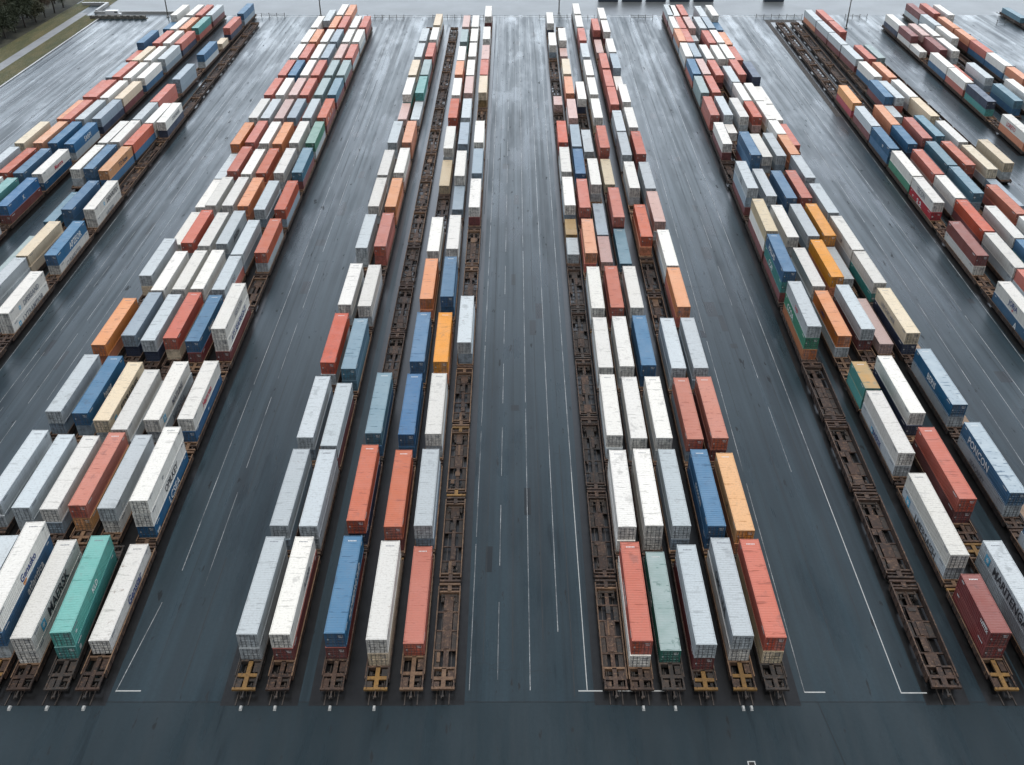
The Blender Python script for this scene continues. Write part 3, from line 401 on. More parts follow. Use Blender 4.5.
# painted lines
lm, cm = MB(), MB()
def line(x0, x1, ya, yb, w=.14, dash=None, m=None):
    m = lm if m is None else m; w *= .8
    y = ya
    while y < yb:
        e = min(yb, y + (dash[0] if dash else 1e9))
        xa = x0+(x1-x0)*(y-ya)/(yb-ya); xb = x0+(x1-x0)*(e-ya)/(yb-ya)
        m.quad([(xa-w/2, y, .012), (xa+w/2, y, .012), (xb+w/2, e, .012), (xb-w/2, e, .012)])
        y = e + (dash[1] if dash else 1)
line(-5.7, -6.1, 77.4, 415, .13, (26, 1.5)); line(-2.2, -2.0, 79, 415, .11, (13, 7)); line(1.9, 1.7, 77.4, 415, .13, (60, 2))
line(5.7, 5.6, 86.8, 415, .14); line(9.0, 9.6, 77.4, 415, .15)
line(48.0, 53.4, 77.1, 415, .15); line(36.0, 42.4, 77.1, 415, .12, (40, 3)); line(44.6, 47.6, 120, 415, .10, (18, 9))
line(-47.4, -49.8, 98, 415, .13, (45, 2)); line(-49.7, -48.4, 77.1, 92, .13); line(-43.4, -45.5, 95, 415, .11, (20, 6))
line(-95.6, -98.6, 120, 255, .14); line(-91.4, -94.6, 110, 415, .13); line(-86.3, -88.6, 110, 415, .12, (24, 5)); line(-90.4, -90.9, 110, 300, .10, (10, 8)); line(-83.6, -85.6, 140, 415, .10)
line(95.4, 101.4, 120, 300, .15); line(91.0, 96.0, 110, 415, .14, (60, 2)); line(86.8, 92.5, 110, 415, .13); line(82.6, 86.5, 110, 280, .13, (30, 5))
line(130.5, 140, 220, 415, .13); line(133.5, 143, 240, 415, .12)
for x in (-171.2, -166.0, -160.6, -153.0, -146, -143.5, -141): line(x, x+.6, 250, 410, .2)
tag(lm.build('lane_markings', [LINE]), kind='structure')
for x0, x1, y in ((-49.75,-46.6,77.3), (7.9,10.9,77.3), (12.8,14.6,77.3), (17.0,18.6,77.3), (47.95,51.2,77.0), (36,38.6,77.1)):
    cm.quad([(x0,y-.09,.017),(x1,y-.09,.017),(x1,y+.09,.017),(x0,y+.09,.017)])
[cm.quad([(47.94,77.1,.014),(48.06,77.1,.014),(48.71,118,.014),(48.59,118,.014)])]; cm.quad([(8.95,77.4,.014),(9.05,77.4,.014),(9.13,120,.014),(9.03,120,.014)])
cm.quad([(-120,417.4,.014),(120,417.4,.014),(120,417.9,.014),(-120,417.9,.014)])
tag(cm.build('road_markings', [CRISP]), kind='structure')
jm = MB()
for x0, x1, y in ((-120, 120, 75.66), (-60, 70, 66.3)): jm.quad([(x0,y-.05,.012),(x1,y-.05,.012),(x1,y+.05,.012),(x0,y+.05,.012)])
jm.quad([(40.0,50,.012),(40.08,50,.012),(37.3,75.6,.012),(37.22,75.6,.012)])
tag(jm.build('pavement_joints', [BED]), kind='structure')

patch = asphalt('patched_asphalt', (.0075,.0105,.0125), (.012,.016,.019), .4, .2, .5)
pr = random.Random(4); pm = MB()
lanes = [(-6,10),(34.5,49),(-47,-37),(-95,-83),(82,97)]
for i in range(46):
    a, b2 = pr.choice(lanes); x = pr.uniform(a+1, b2-2); y = pr.uniform(80, 400); w_, l_ = pr.uniform(.7,2.2), pr.uniform(1.5,7)
    x += (y-80)*.012*(1 if a > 20 else -1 if a < -20 else 0)
    zz = .0062+i*.00006; pm.quad([(x,y,zz),(x+w_,y,zz),(x+w_,y+l_,zz),(x,y+l_,zz)])
tag(pm.build('asphalt_patches', [patch]), kind='structure')
seal = plain('joint_sealant', (.0075,.0115,.014), .6, 0, .3, .6)
sm_ = MB(); sr = random.Random(9)
for xs, k in (((-7.6,-4.1,-.3,3.7,7.4), 0.), ((38.2,41.6,46.2), .012), ((-45.6,-41.6), -.006), ((-93.2,-88.9,-85.0), -.012), ((89.2,93.0), .02)):
    for x in xs:
        y = sr.uniform(76, 90)
        while y < 405:
            e = min(410, y+sr.uniform(18, 60)); w_ = sr.uniform(.03, .07); xa, xb = x+k*(y-77), x+k*(e-77)
            sm_.quad([(xa-w_,y,.0112),(xa+w_,y,.0112),(xb+w_,e,.0112),(xb-w_,e,.0112)]); y = e+sr.uniform(1, 14)
for i in range(26):                                                             # short crossing cracks
    a, b2 = sr.choice(lanes); x = sr.uniform(a, b2-3); y = sr.uniform(78, 260); x += (y-80)*.012*(1 if a > 20 else -1 if a < -20 else 0)
    pts = [(x+q*.8, y+sr.uniform(-.35,.35)) for q in range(sr.randrange(3,7))]
    for (xa, ya), (xb, yb) in zip(pts, pts[1:]): sm_.quad([(xa,ya-.03,.0116+i*.00001),(xb,yb-.03,.0116+i*.00001),(xb,yb+.03,.0116+i*.00001),(xa,ya+.03,.0116+i*.00001)])
tag(sm_.build('pavement_joint_lines', [seal]), kind='structure')

# ---------------------------------------------------------------- containers
def corrugated(L, sx, z0, z1, pitch=.36, dep=.045):
    """one long side as folded sheet, at x = sx"""
    m = MB(); n = max(4, int((L-.3)/pitch)); s = 1 if sx > 0 else -1
    y0, step = -L/2+.15, (L-.3)/n
    ys, xs = [], []
    for i in range(n):
        a = y0+i*step
        ys += [a, a+step*.32, a+step*.5, a+step*.82]; xs += [sx, sx, sx-s*dep, sx-s*dep]
    ys.append(y0+n*step); xs.append(sx)
    for i in range(len(ys)-1):
        q = [(xs[i],ys[i],z0),(xs[i+1],ys[i+1],z0),(xs[i+1],ys[i+1],z1),(xs[i],ys[i],z1)]
        m.quad(q if s > 0 else q[::-1])
    return m
def roof(L, z, pitch=.42, dep=.012):
    m = MB(); n = max(4, int((L-.3)/pitch)); y0, step = -L/2+.15, (L-.3)/n
    ys, zs = [], []
    for i in range(n):
        a = y0+i*step
        ys += [a, a+step*.3, a+step*.5, a+step*.8]; zs += [z, z, z-dep, z-dep]
    ys.append(y0+n*step); zs.append(z)
    for i in range(len(ys)-1):
        m.quad([(-HALF+.12,ys[i],zs[i]),(HALF-.12,ys[i],zs[i]),(HALF-.12,ys[i+1],zs[i+1]),(-HALF+.12,ys[i+1],zs[i+1])])
    return m
def body(L, fine, doors):
    m = MB(); y0, y1 = -L/2, L/2
    p = .13
    for x in (-HALF, HALF-p):
        for y in (y0, y1-p): m.box(x, x+p, y, y+p, .16, H-.15)
    for sx in (-1, 1):
        xa, xb = sorted((sx*HALF, sx*(HALF-.1)))
        m.box(xa, xb, y0+p, y1-p, .02, .17); m.box(xa, xb, y0+p, y1-p, H-.12, H-.01)
    for y in (y0+.01, y1-.11):
        m.box(-HALF+p, HALF-p, y, y+.1, .02, .17); m.box(-HALF+p, HALF-p, y, y+.1, H-.15, H-.01)
    for x in (-HALF-.004, HALF-.176):
        for y in (y0-.004, y1-.196):
            m.box(x, x+.18, y, y+.2, 0, .16); m.box(x, x+.18, y, y+.2, H-.15, H+.008)   # corner castings
    i = .035
    if fine:
        m.add(corrugated(L, HALF-.02, .17, H-.12)); m.add(corrugated(L, -HALF+.02, .17, H-.12)); m.add(roof(L, H-.02))
        m.box(-HALF+.14, HALF-.14, y0+.10, y1-.06, .1, H-.08)
    else:
        m.box(-HALF+i, HALF-i, y0+.10, y1-.04, .1, H-.03)
    m.box(-HALF+.13, HALF-.13, y1-.06, y1-.03, .17, H-.15)
    for x0, z0, n in ((.42, 1.93, 5), (.5, 1.66, 4)):                              # identification code on the right door
        for q in range(n): m.box(x0+q*.125, x0+q*.125+.085, y0+.012, y0+.016, z0, z0+.14, 2)
    m.box(-.95, -.55, y0+.012, y0+.016, 1.15, 1.5, 2) if int(L*10) % 2 else m.box(-1.0, -.8, y0+.012, y0+.016, 1.2, 1.45, 2)
    if fine:
        for sx in (-1, 1):
            xa, xb = sorted((sx*(HALF-.018), sx*(HALF-.002)))
            for q in range(7): m.box(xa, xb, y0+.9+q*.2, y0+1.03+q*.2, 1.98, 2.16, 2)
            for q in range(4): m.box(xa, xb, y1-1.5+q*.2, y1-1.37+q*.2, 1.98, 2.16, 2)
        for q in range(6): m.box(-.55+q*.2, -.42+q*.2, y1-1.1, y1-.9, H-.019, H-.014, 2)
    if doors:
        for s in (-1, 1): m.add(door(s, y0))
        for x in BARS: m.add(bar(x, y0), mi=1)
    return m
BARS = (-.86, -.34, .34, .86)
def door(s, y0):
    m = MB(); xa, xb = sorted((s*.02, s*(HALF-.14)))
    m.box(xa, xb, y0+.045, y0+.095, .18, H-.16)
    for z in (.24, .72, 1.2, 1.68, 2.12): m.box(xa+.06, xb-.06, y0+.02, y0+.045, z, z+.1)
    return m
def bar(x, y0):
    m = MB().tube((x, y0-.005, .12), (x, y0-.005, H-.1), .028, sides=6)
    m.box(x-.05, x+.05, y0-.03, y0+.03, .3, .38); m.box(x-.05, x+.05, y0-.03, y0+.03, 2.02, 2.1); m.box(x-.03, x+.20, y0-.04, y0-.012, 1.02, 1.07)
    return m
CACHE = {}
def cached(key, fn):
    if key not in CACHE: CACHE[key] = fn()
    return CACHE[key]
def body_mesh(L, fine, doors):
    return cached(('body', L, fine, doors), lambda: body(L, fine, doors).mesh('container_body', [PAINT['W'], BARSTEEL, LET['g']]))

# writing and emblems on the sides: key -> [(text, colour, height, start along the side from the near end (0-1), z), ...], * is a square emblem
TEXT = {
 'C3:0:0': [('Genasko','n',1.15,.42,.75),('~~','o',.8,.44,.2)], 'C3:0:1': [('atlantica','w',1.35,.46,.55)], 'C4:0:0': [('*','s',1.5,.16,.45),('MAERSK','k',1.6,.30,.45)],
 'C5:0:0': [('KLD','w',.9,.46,.8),('~','w',.5,.06,1.2)], 'C5:0:1': [('*','w',.7,.05,.9)], 'C6:0:0': [('Genstar','n',1.35,.42,.7)],
 'C6:1:0': [('~','g',.7,.36,1.1)], 'C6:1:1': [('OPILKEY','k',1.3,.38,.55)], 'C6:1:2': [('LCSEA','w',1.5,.40,.5),('~','w',1.2,.03,.5)],
 'C5:1:0': [('~','w',.9,.12,.7)], 'C5:1:1': [('MACARON','g',1.4,.42,.5),('*','s',.5,.28,1.0)], 'C5:2:0': [('*','s',1.4,.10,.5),('MATLINE','g',1.15,.38,.6)], 'C5:2:1': [('*','s',1.2,.06,.5),('MEDSEA','g',1.5,.30,.5)],
 'C6:2:0': [('Hamron','r',1.3,.32,.7)], 'C6:2:1': [('~','w',.6,.05,.4),('~','w',.6,.45,1.2)], 'C3:2:0': [('*','s',1.2,.12,.5),('ETYRAFRIES','k',1.3,.30,.55)],
 'C2:2:0': [('hapag','w',1.2,.40,.6)], 'C5:3:0': [('hapor','w',1.2,.36,.7)], 'C6:3:0': [('HEDCON','g',1.1,.40,.7)], 'C6:3:1': [('ATS SEAFRIGHT','n',1.35,.14,.6)],
 'C2:3:0': [('~','w',.6,.05,1.)], 'C4:4:0': [], 'C4:5:0': [('JAXON','k',1.2,.30,.6)], 'C5:4:0': [('LOGI','g',1.1,.34,.7)], 'C6:8:0': [('~','w',1.2,.2,.6),('~','w',1.2,.42,.6),('~','w',1.2,.66,.6)],
 'C6:9:0': [('~','w',1.,.3,.8),('~','w',1.,.55,.8)],
 'A8:1:0': [('*','s',.9,.24,.8),('DPEREAND','g',1.2,.36,.6)], 'A8:1:1': [('*','s',1.2,.14,.5),('LYTRAMTIOR','g',1.3,.26,.5)], 'A8:2:0': [('APZEOR','w',1.5,.40,.5)], 'A8:2:1': [('CURAPRYTER','g',1.1,.20,.5)],
 'A8:3:0': [('*','s',.9,.34,.8),('DENVRITEX','k',1.25,.46,.6)], 'A8:3:1': [('BARTERFIN','g',.8,.36,.7)], 'A8:4:0': [('CONTAINER','g',1.1,.36,.7)],
 'A7:3:0': [('TO New','k',1.35,.40,.6)], 'A7:3:1': [('SROP','w',1.6,.30,.4)], 'A7:4:1': [('MSK','w',1.1,.45,.6)],
 'A4:2:0': [('Maerora','r',1.2,.42,.6)], 'A4:3:0': [('SARPI','w',1.5,.42,.5)], 'A4:6:0': [('~','g',1.,.4,.7)], 'A4:8:0': [('CAI','g',1.2,.45,.6)], 'A4:1:0': [('X.','w',1.1,.45,.7)], 'A6:1:0': [('BBY','w',1.1,.4,.7)],
 'D3:0:0': [('HAMBORG SUD','w',1.1,.20,.7)], 'D1:0:0': [], 'D2:0:0': [('Amble','g',1.2,.52,.6)], 'D2:1:0': [('KB DAVIS','w',1.0,.42,.7)],
 'E5:0:0': [('CMC  UUL','k',1.3,.26,.6)], 'E2:0:0': [('HANLINE','w',.8,.40,.9)], 'E5:1:0': [('COSCON','w',.9,.34,.8)], 'E3:0:0': [('CCC','w',.9,.5,.8)],
 'F2:0:0': [('TRITEX','w',.55,.06,1.5)], 'F2:2:1': [('*','s',1.3,.62,.5),('MAERSK','n',1.0,.38,.8)], 'F3:0:0': [('*','s',1.6,.82,.4),('MARITENGA','k',1.45,.16,.55)], 'F2:1:1': [('*','s',1.7,.82,.4),('LMERSAISH','k',1.35,.20,.5)],
 'F5:1:0': [('PONCON','w',1.4,.40,.5)], 'F5:1:1': [('SEACARRY','g',.9,.40,.7)], 'F5:2:0': [('BERIS','w',1.3,.40,.6)], 'F5:0:0': [('PONT','w',1.3,.40,.6)], 'F5:3:0': [('UNI CARTAINR','g',.9,.34,.7)],
 'F1:0:0': [('Seago','r',.8,.42,.9)], 'F1:0:1': [('CCOA','w',1.4,.55,.4)], 'F1:1:0': [('HALLAD','w',1.3,.46,.6)], 'F1:1:1': [('CCAI','w',1.3,.5,.5)], 'F1:2:1': [('HC','g',1.5,.55,.4)], 'F1:3:0': [('IBG','g',1.3,.4,.5)], 'F1:3:1': [('CONTO','w',1.1,.5,.5)],
 'F2:4:0': [('CAREX','n',.8,.5,.9)],
 'G1:0:0': [('JORIA','n',1.2,.40,.9),('~','r',.7,.48,.4)], 'G1:0:1': [('A','w',1.7,.30,.3)], 'G1:2:0': [('TECON','g',1.4,.36,.6)], 'G1:2:1': [('a.a.','w',2.4,.40,.5),('~','w',.8,.8,1.1)], 'G1:4:0': [('~','w',1.0,.3,1.)], 'G1:6:0': [('ZX','k',1.8,.45,.4)],
 'H1:0:0': [('LORETO','r',1.3,.40,.6)], 'H1:2:0': [('CROVIS','g',1.3,.40,.6)], 'H1:4:0': [('MEC-UG','g',1.2,.40,.6)], 'H1:6:0': [('NYC UR','g',1.1,.4,.7)], 'H1:3:1': [('~','w',1.,.3,.6)], 'H5:1:0': [('CB','g',1.2,.4,.7)],
 'E6:1:0': [('X','k',.9,.36,.8)], 'F5:5:0': [('~','g',1.,.4,.8)],
}
def text_meshes():
    need = {}
    for lst in TEXT.values():
        for t, c, h, u, z in lst:
            if t not in ('*', '~', '~~'): need.setdefault(t, None)
    obs = []
    for t in need:
        cu = bpy.data.curves.new('text', 'FONT'); cu.body = t; cu.size = 1.35; cu.offset = .022; cu.extrude = .006; cu.resolution_u = 2
        o = bpy.data.objects.new('text', cu); COL.objects.link(o); obs.append((t, o, cu))
    bpy.context.view_layer.update(); dg = bpy.context.evaluated_depsgraph_get()
    for t, o, cu in obs:
        me = bpy.data.meshes.new_from_object(o.evaluated_get(dg))
        m = MB(); m.v = [tuple(v.co) for v in me.vertices]; m.f = [tuple(p.vertices) for p in me.polygons]; m.m = [0]*len(m.f)
        need[t] = m; bpy.data.meshes.remove(me)
    for t, o, cu in obs: bpy.data.objects.remove(o); bpy.data.curves.remove(cu)
    return need
TM = text_meshes()
def emblem(kind):
    m = MB()
    if kind == '*':                                                             # square emblem with a white seven-pointed star
        m.box(0, 1, 0, 1, 0, .006, 0)
        pts = []
        for i in range(14):
            r = .40 if i % 2 == 0 else .19; a = math.pi/2 + math.pi*i/7
            pts.append((.5+r*math.cos(a), .5+r*math.sin(a), .012))
        m.quad(pts, 1)
    else:                                                                       # an illegible short mark
        x = 0
        for w in (.3, .12, .34, .2, .26)[:5 if kind == '~~' else 4]:
            m.box(x, x+w, .05*(w > .2), .55, 0, .006); x += w+.09
        m.box(0, x*.7, -.25, -.12, 0, .006)
    return m
def lettered_body(L, fine, doors, lst, side):
    m = body(L, fine, doors); mats = [PAINT['W'], BARSTEEL, LET['g']]
    for t, c, h, u, z in lst:
        src = emblem(t) if t in ('*', '~', '~~') else TM[t]
        if LET[c] not in mats: mats.append(LET[c])
        if t == '*' and LET['w'] not in mats: mats.append(LET['w'])
        mi = mats.index(LET[c]); k = h*.95 if t not in ('*','~','~~') else h*.85
        wid = max(p[0] for p in src.v)*k
        o = MB(); f = HALF+.006
        y = -L/2 + u*L
        for px, py, pz in src.v:
            if side > 0: o.v.append((f+pz, y+px*k, z+py*k))                     # reads away from the near end
            else: o.v.append((-f-pz, y+wid-px*k, z+py*k))                       # reads towards the near end
        o.f = src.f; o.m = [mi if q == 0 else mats.index(LET['w']) for q in src.m]
        m.add(o)
    return m.mesh('container_body', mats)

FIX = {'E3:0:0': 'n', 'E3:2:0': 'W', 'F5:0:0': 'b', 'F5:1:0': 'b', 'F5:2:0': 'b', 'F2:3:0': 'q', 'A4:2:1': 'B', 'C2:2:0': 'B', 'D1:3:0': 'V', 'C5:0:0': 'M', 'C5:0:1': 'T', 'E6:1:0': 'A', 'D5:3:0': 'A', 'G1:6:0': 'A', 'G1:6:1': 'C', 'G1:2:1': 'C', 'C4:1:1': 'A', 'F4:2:0': 'A', 'F3:4:0': 'A', 'E5:0:0': 'G', 'A7:3:0': 'A', 'G2:3:0': 'W'}
far_mb = MB(); far_keys = list(PAL)
items = []
for t, (a, b, boxes, wagons) in TRACKS.items():
    for i, (y, L, cols) in enumerate(boxes):
        n = len(cols)
        for k, c in enumerate(cols):
            items.append(dict(t=t, i=i, k=k, n=n, y=y, L=L, c=FIX.get('%s:%d:%d' % (t, i, k), c), z=DECK+(n-1-k)*H, key='%s:%d:%d' % (t, i, k)))

# ---- names of things in words
by = {it['key']: it for it in items}
def train(t):
    return 'lone train' if t[0] == 'J' else '%s train from left' % NTH[int(t[1])-1]
def where(t): return '%s, %s' % (train(t), BLOCKS[t[0]])
def level(it):
    n, k = it['n'], it['k']
    if n == 1: return 'single'
    return 'upper' if k == 0 else ('lower' if k == n-1 else 'middle')
def colour(it): return PAL[it['c']][0]
def top_colour(t, i):
    o = by.get('%s:%d:0' % (t, i)); return colour(o) if o else None
def art(w): return ('an ' if w[0] in 'aeiou' else 'a ') + w
cand = {}
for it in items:
    f, bk = top_colour(it['t'], it['i']-1), top_colour(it['t'], it['i']+1)
    it['nb'] = (it['t'], colour(it), level(it), tuple(sorted((f or '-', bk or '-'))))
    cand.setdefault(it['nb'], []).append(it)
def nth(i, what): return 'nearest %s' % what if i == 0 else '%s %s back' % (ORD[i], what)
def box_label(it):
    f, bk = top_colour(it['t'], it['i']-1), top_colour(it['t'], it['i']+1)
    size = 'short ' if it['L'] < 9.5 else ''
    if len(cand[it['nb']]) == 1 and f and bk:
        mid = 'between %s and %s ones' % (f, bk) if f != bk else 'between two %s ones' % f
        lab = '%s%s %s container %s, %s' % (size, colour(it), level(it), mid, where(it['t']))
    else:
        lab = '%s%s %s container, %s, %s' % (size, colour(it), level(it), nth(it['i'], 'stack'), where(it['t']))
    w = lab.replace(',', '').split()
    return lab if len(w) <= 16 else '%s %s container, %s, %s' % (colour(it), level(it), nth(it['i'], 'stack'), where(it['t']))

GROUP_C, GROUP_W = 'shipping containers loaded on the trains', 'container wagons coupled in trains'
rng = random.Random(5)
for it in items:
    t, y, L = it['t'], it['y'], it['L']
    side = 1 if t[0] in 'ACD' else -1
    cx = tx(t, y+L/2); rot = heading(t, y+L/2)
    loc = (cx + rng.uniform(-.07,.07), y+L/2 + rng.uniform(-.12,.12), it['z'])
    fine = y < 250
    if it['key'] in FAR_BOXES:
        m = body(L, False, True); ca, sa = math.cos(rot), math.sin(rot)
        mi = far_keys.index(it['c'])
        for q in range(len(m.m)): m.m[q] = mi
        m.v = [(x*ca-yy*sa, x*sa+yy*ca, z) for x, yy, z in m.v]
        far_mb.add(m, loc); continue
    parts = y < NEAR_BOX
    lst = TEXT.get(it['key'])
    me = lettered_body(L, fine, not parts, lst, side) if lst else body_mesh(L, fine, not parts)
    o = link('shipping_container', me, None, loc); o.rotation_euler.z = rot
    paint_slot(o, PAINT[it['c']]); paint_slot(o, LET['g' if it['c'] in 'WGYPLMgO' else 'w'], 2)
    lab = box_label(it)
    tag(o, lab, 'shipping container', GROUP_C)
    it['obj'] = o
    if parts:
        for s in (-1, 1):
            d = link('door', cached(('door', s, L), lambda: door(s, -L/2).mesh('door', [PAINT['W']])), o); paint_slot(d, PAINT[it['c']])
            for x in BARS:
                if x*s > 0: link('locking_bar', cached(('bar', x, L), lambda: bar(x, -L/2).mesh('locking_bar', [BARSTEEL])), d)
if far_mb.v:
    tag(far_mb.build('distant_container_rows', [PAINT[k] for k in far_keys]), kind='stuff')

# ---------------------------------------------------------------- wagons
def w_frame(L, pn, pf, loaded, seed=0):
    m = MB(); y0, y1 = -L/2+pn, L/2-pf
    m.box(-.26, .26, y0, y1, .40, .56, 0)
    n = max(2, round((y1-y0)/2.9))
    for i in range(n+1):
        y = y0 + (y1-y0)*i/n
        if 0 < i < n: m.box(-1.36, 1.36, y-.12, y+.12, .395, .555+.002, 0)
    if not loaded:
        r = random.Random(int(L*10)+seed*37)
        for i in range(n):
            a, bb = y0+(y1-y0)*i/n+.14, y0+(y1-y0)*(i+1)/n-.14
            if r.random() < .5: m.box(-.62, .62, a, bb, .565, .595, 2 if r.random() < .5 else 0)
            if r.random() < .45:                                                # planks and dunnage left in the well
                y = r.uniform(a, bb-.6); x = r.uniform(-1.1, .3); m.box(x, x+r.uniform(.3,.8), y, min(bb, y+r.uniform(.5,2.2)), .60, .66, r.choice((1,2,3)))
            if r.random() < .3: m.box(-.2+r.uniform(-.5,.5), .05+r.uniform(-.3,.5), a, bb, .67, .70, r.choice((1,2)))
            if r.random() < .5: m.box(-1.34, -.72, a, bb, .44, .47, 3)
            if r.random() < .5: m.box(.72, 1.34, a, bb, .44, .47, 3)
    for s in (-1, 1): m.box(-1.36, 1.36, (y0 if s < 0 else y1)-.14, (y0 if s < 0 else y1)+.14, .42, 1.06, 1)
    return m
def w_beam(L, s, pn, pf):
    m = MB(); y0, y1 = -L/2+pn*.45, L/2-pf*.45
    xa, xb = sorted((s*1.40, s*1.50)); m.box(xa, xb, y0, y1, .40, 1.20, 0)
    xa, xb = sorted((s*1.385, s*1.525)); m.box(xa, xb, y0, y1, 1.20, 1.26, 1); m.box(xa, xb, y0, y1, .34, .40, 0)
    n = max(3, round(L/1.7))
    for i in range(n):
        y = y0+(i+.5)*(y1-y0)/n; xa, xb = sorted((s*1.50, s*1.555)); m.box(xa, xb, y-.06, y+.06, .40, 1.20, 1 if i % 3 == 0 else 0)
    return m
def w_platform(L, s, p):
    """end deck with a cross of sills: s = -1 near end, +1 far end"""
    m = MB(); e = s*L/2
    def bx(x0, x1, d0, d1, z0, z1, mi):
        ya, yb = sorted((e-s*d0, e-s*d1)); m.box(x0, x1, ya, yb, z0, z1, mi)
    bx(-1.45, 1.45, .05, .40, .80, 1.10, 0)
    bx(-.27, .27, .40, p, .78, 1.06, 0)
    if p > 2.2:
        bx(-1.38, -.27, p*.45, p*.45+.5, .86, 1.03, 0); bx(.27, 1.38, p*.45, p*.45+.5, .86, 1.03, 0)
        for x in (-1.40, 1.22): bx(x, x+.18, .40, p-.1, .82, 1.08, 1)
        bx(-1.2, -.5, .55, p*.4, .90, .93, 1); bx(.5, 1.2, p*.62, p-.3, .90, .93, 1)
        m.tube((1.1, e-s*.25, 1.1), (1.1, e-s*.25, 1.75), .035, sides=6, mi=1); m.tube((-1.1, e-s*.25, 1.1), (-1.1, e-s*.25, 1.5), .03, sides=6, mi=1)
    else:
        bx(-1.38, 1.38, p*.55, p*.55+.25, .84, 1.02, 1)
    return m
def w_bogie():
    m = MB()
    for s in (-1, 1):
        xa, xb = sorted((s*.92, s*1.06)); m.box(xa, xb, -1.25, 1.25, .42, .66); m.box(xa-.02, xb+.02, -.35, .35, .36, .72)
    m.box(-1.0, 1.0, -.22, .22, .44, .62)
    return m
def w_wheels():
    m = MB().tube((-.95,0,.50),(.95,0,.50), .08, sides=8)
    for s in (-1, 1): m.tube((s*.71,0,.50),(s*.84,0,.50), .38, sides=16); m.tube((s*.68,0,.50),(s*.71,0,.50), .41, sides=16)
    return m
def w_coupler():
    m = MB().box(-.09, .09, -.75, .1, .70, .86); m.box(-.19, .19, -.98, -.72, .66, .92); m.box(-.19, -.06, -1.14, -.98, .68, .90)
    m.tube((.35,.05,.75),(.42,-.55,.45), .03, sides=6); m.tube((-.35,.05,.75),(-.40,-.5,.48), .03, sides=6)
    return m
WAGONS = []
far_w = MB(); WM = [RUST, TAN, BROWN, DARK, YELLOW]
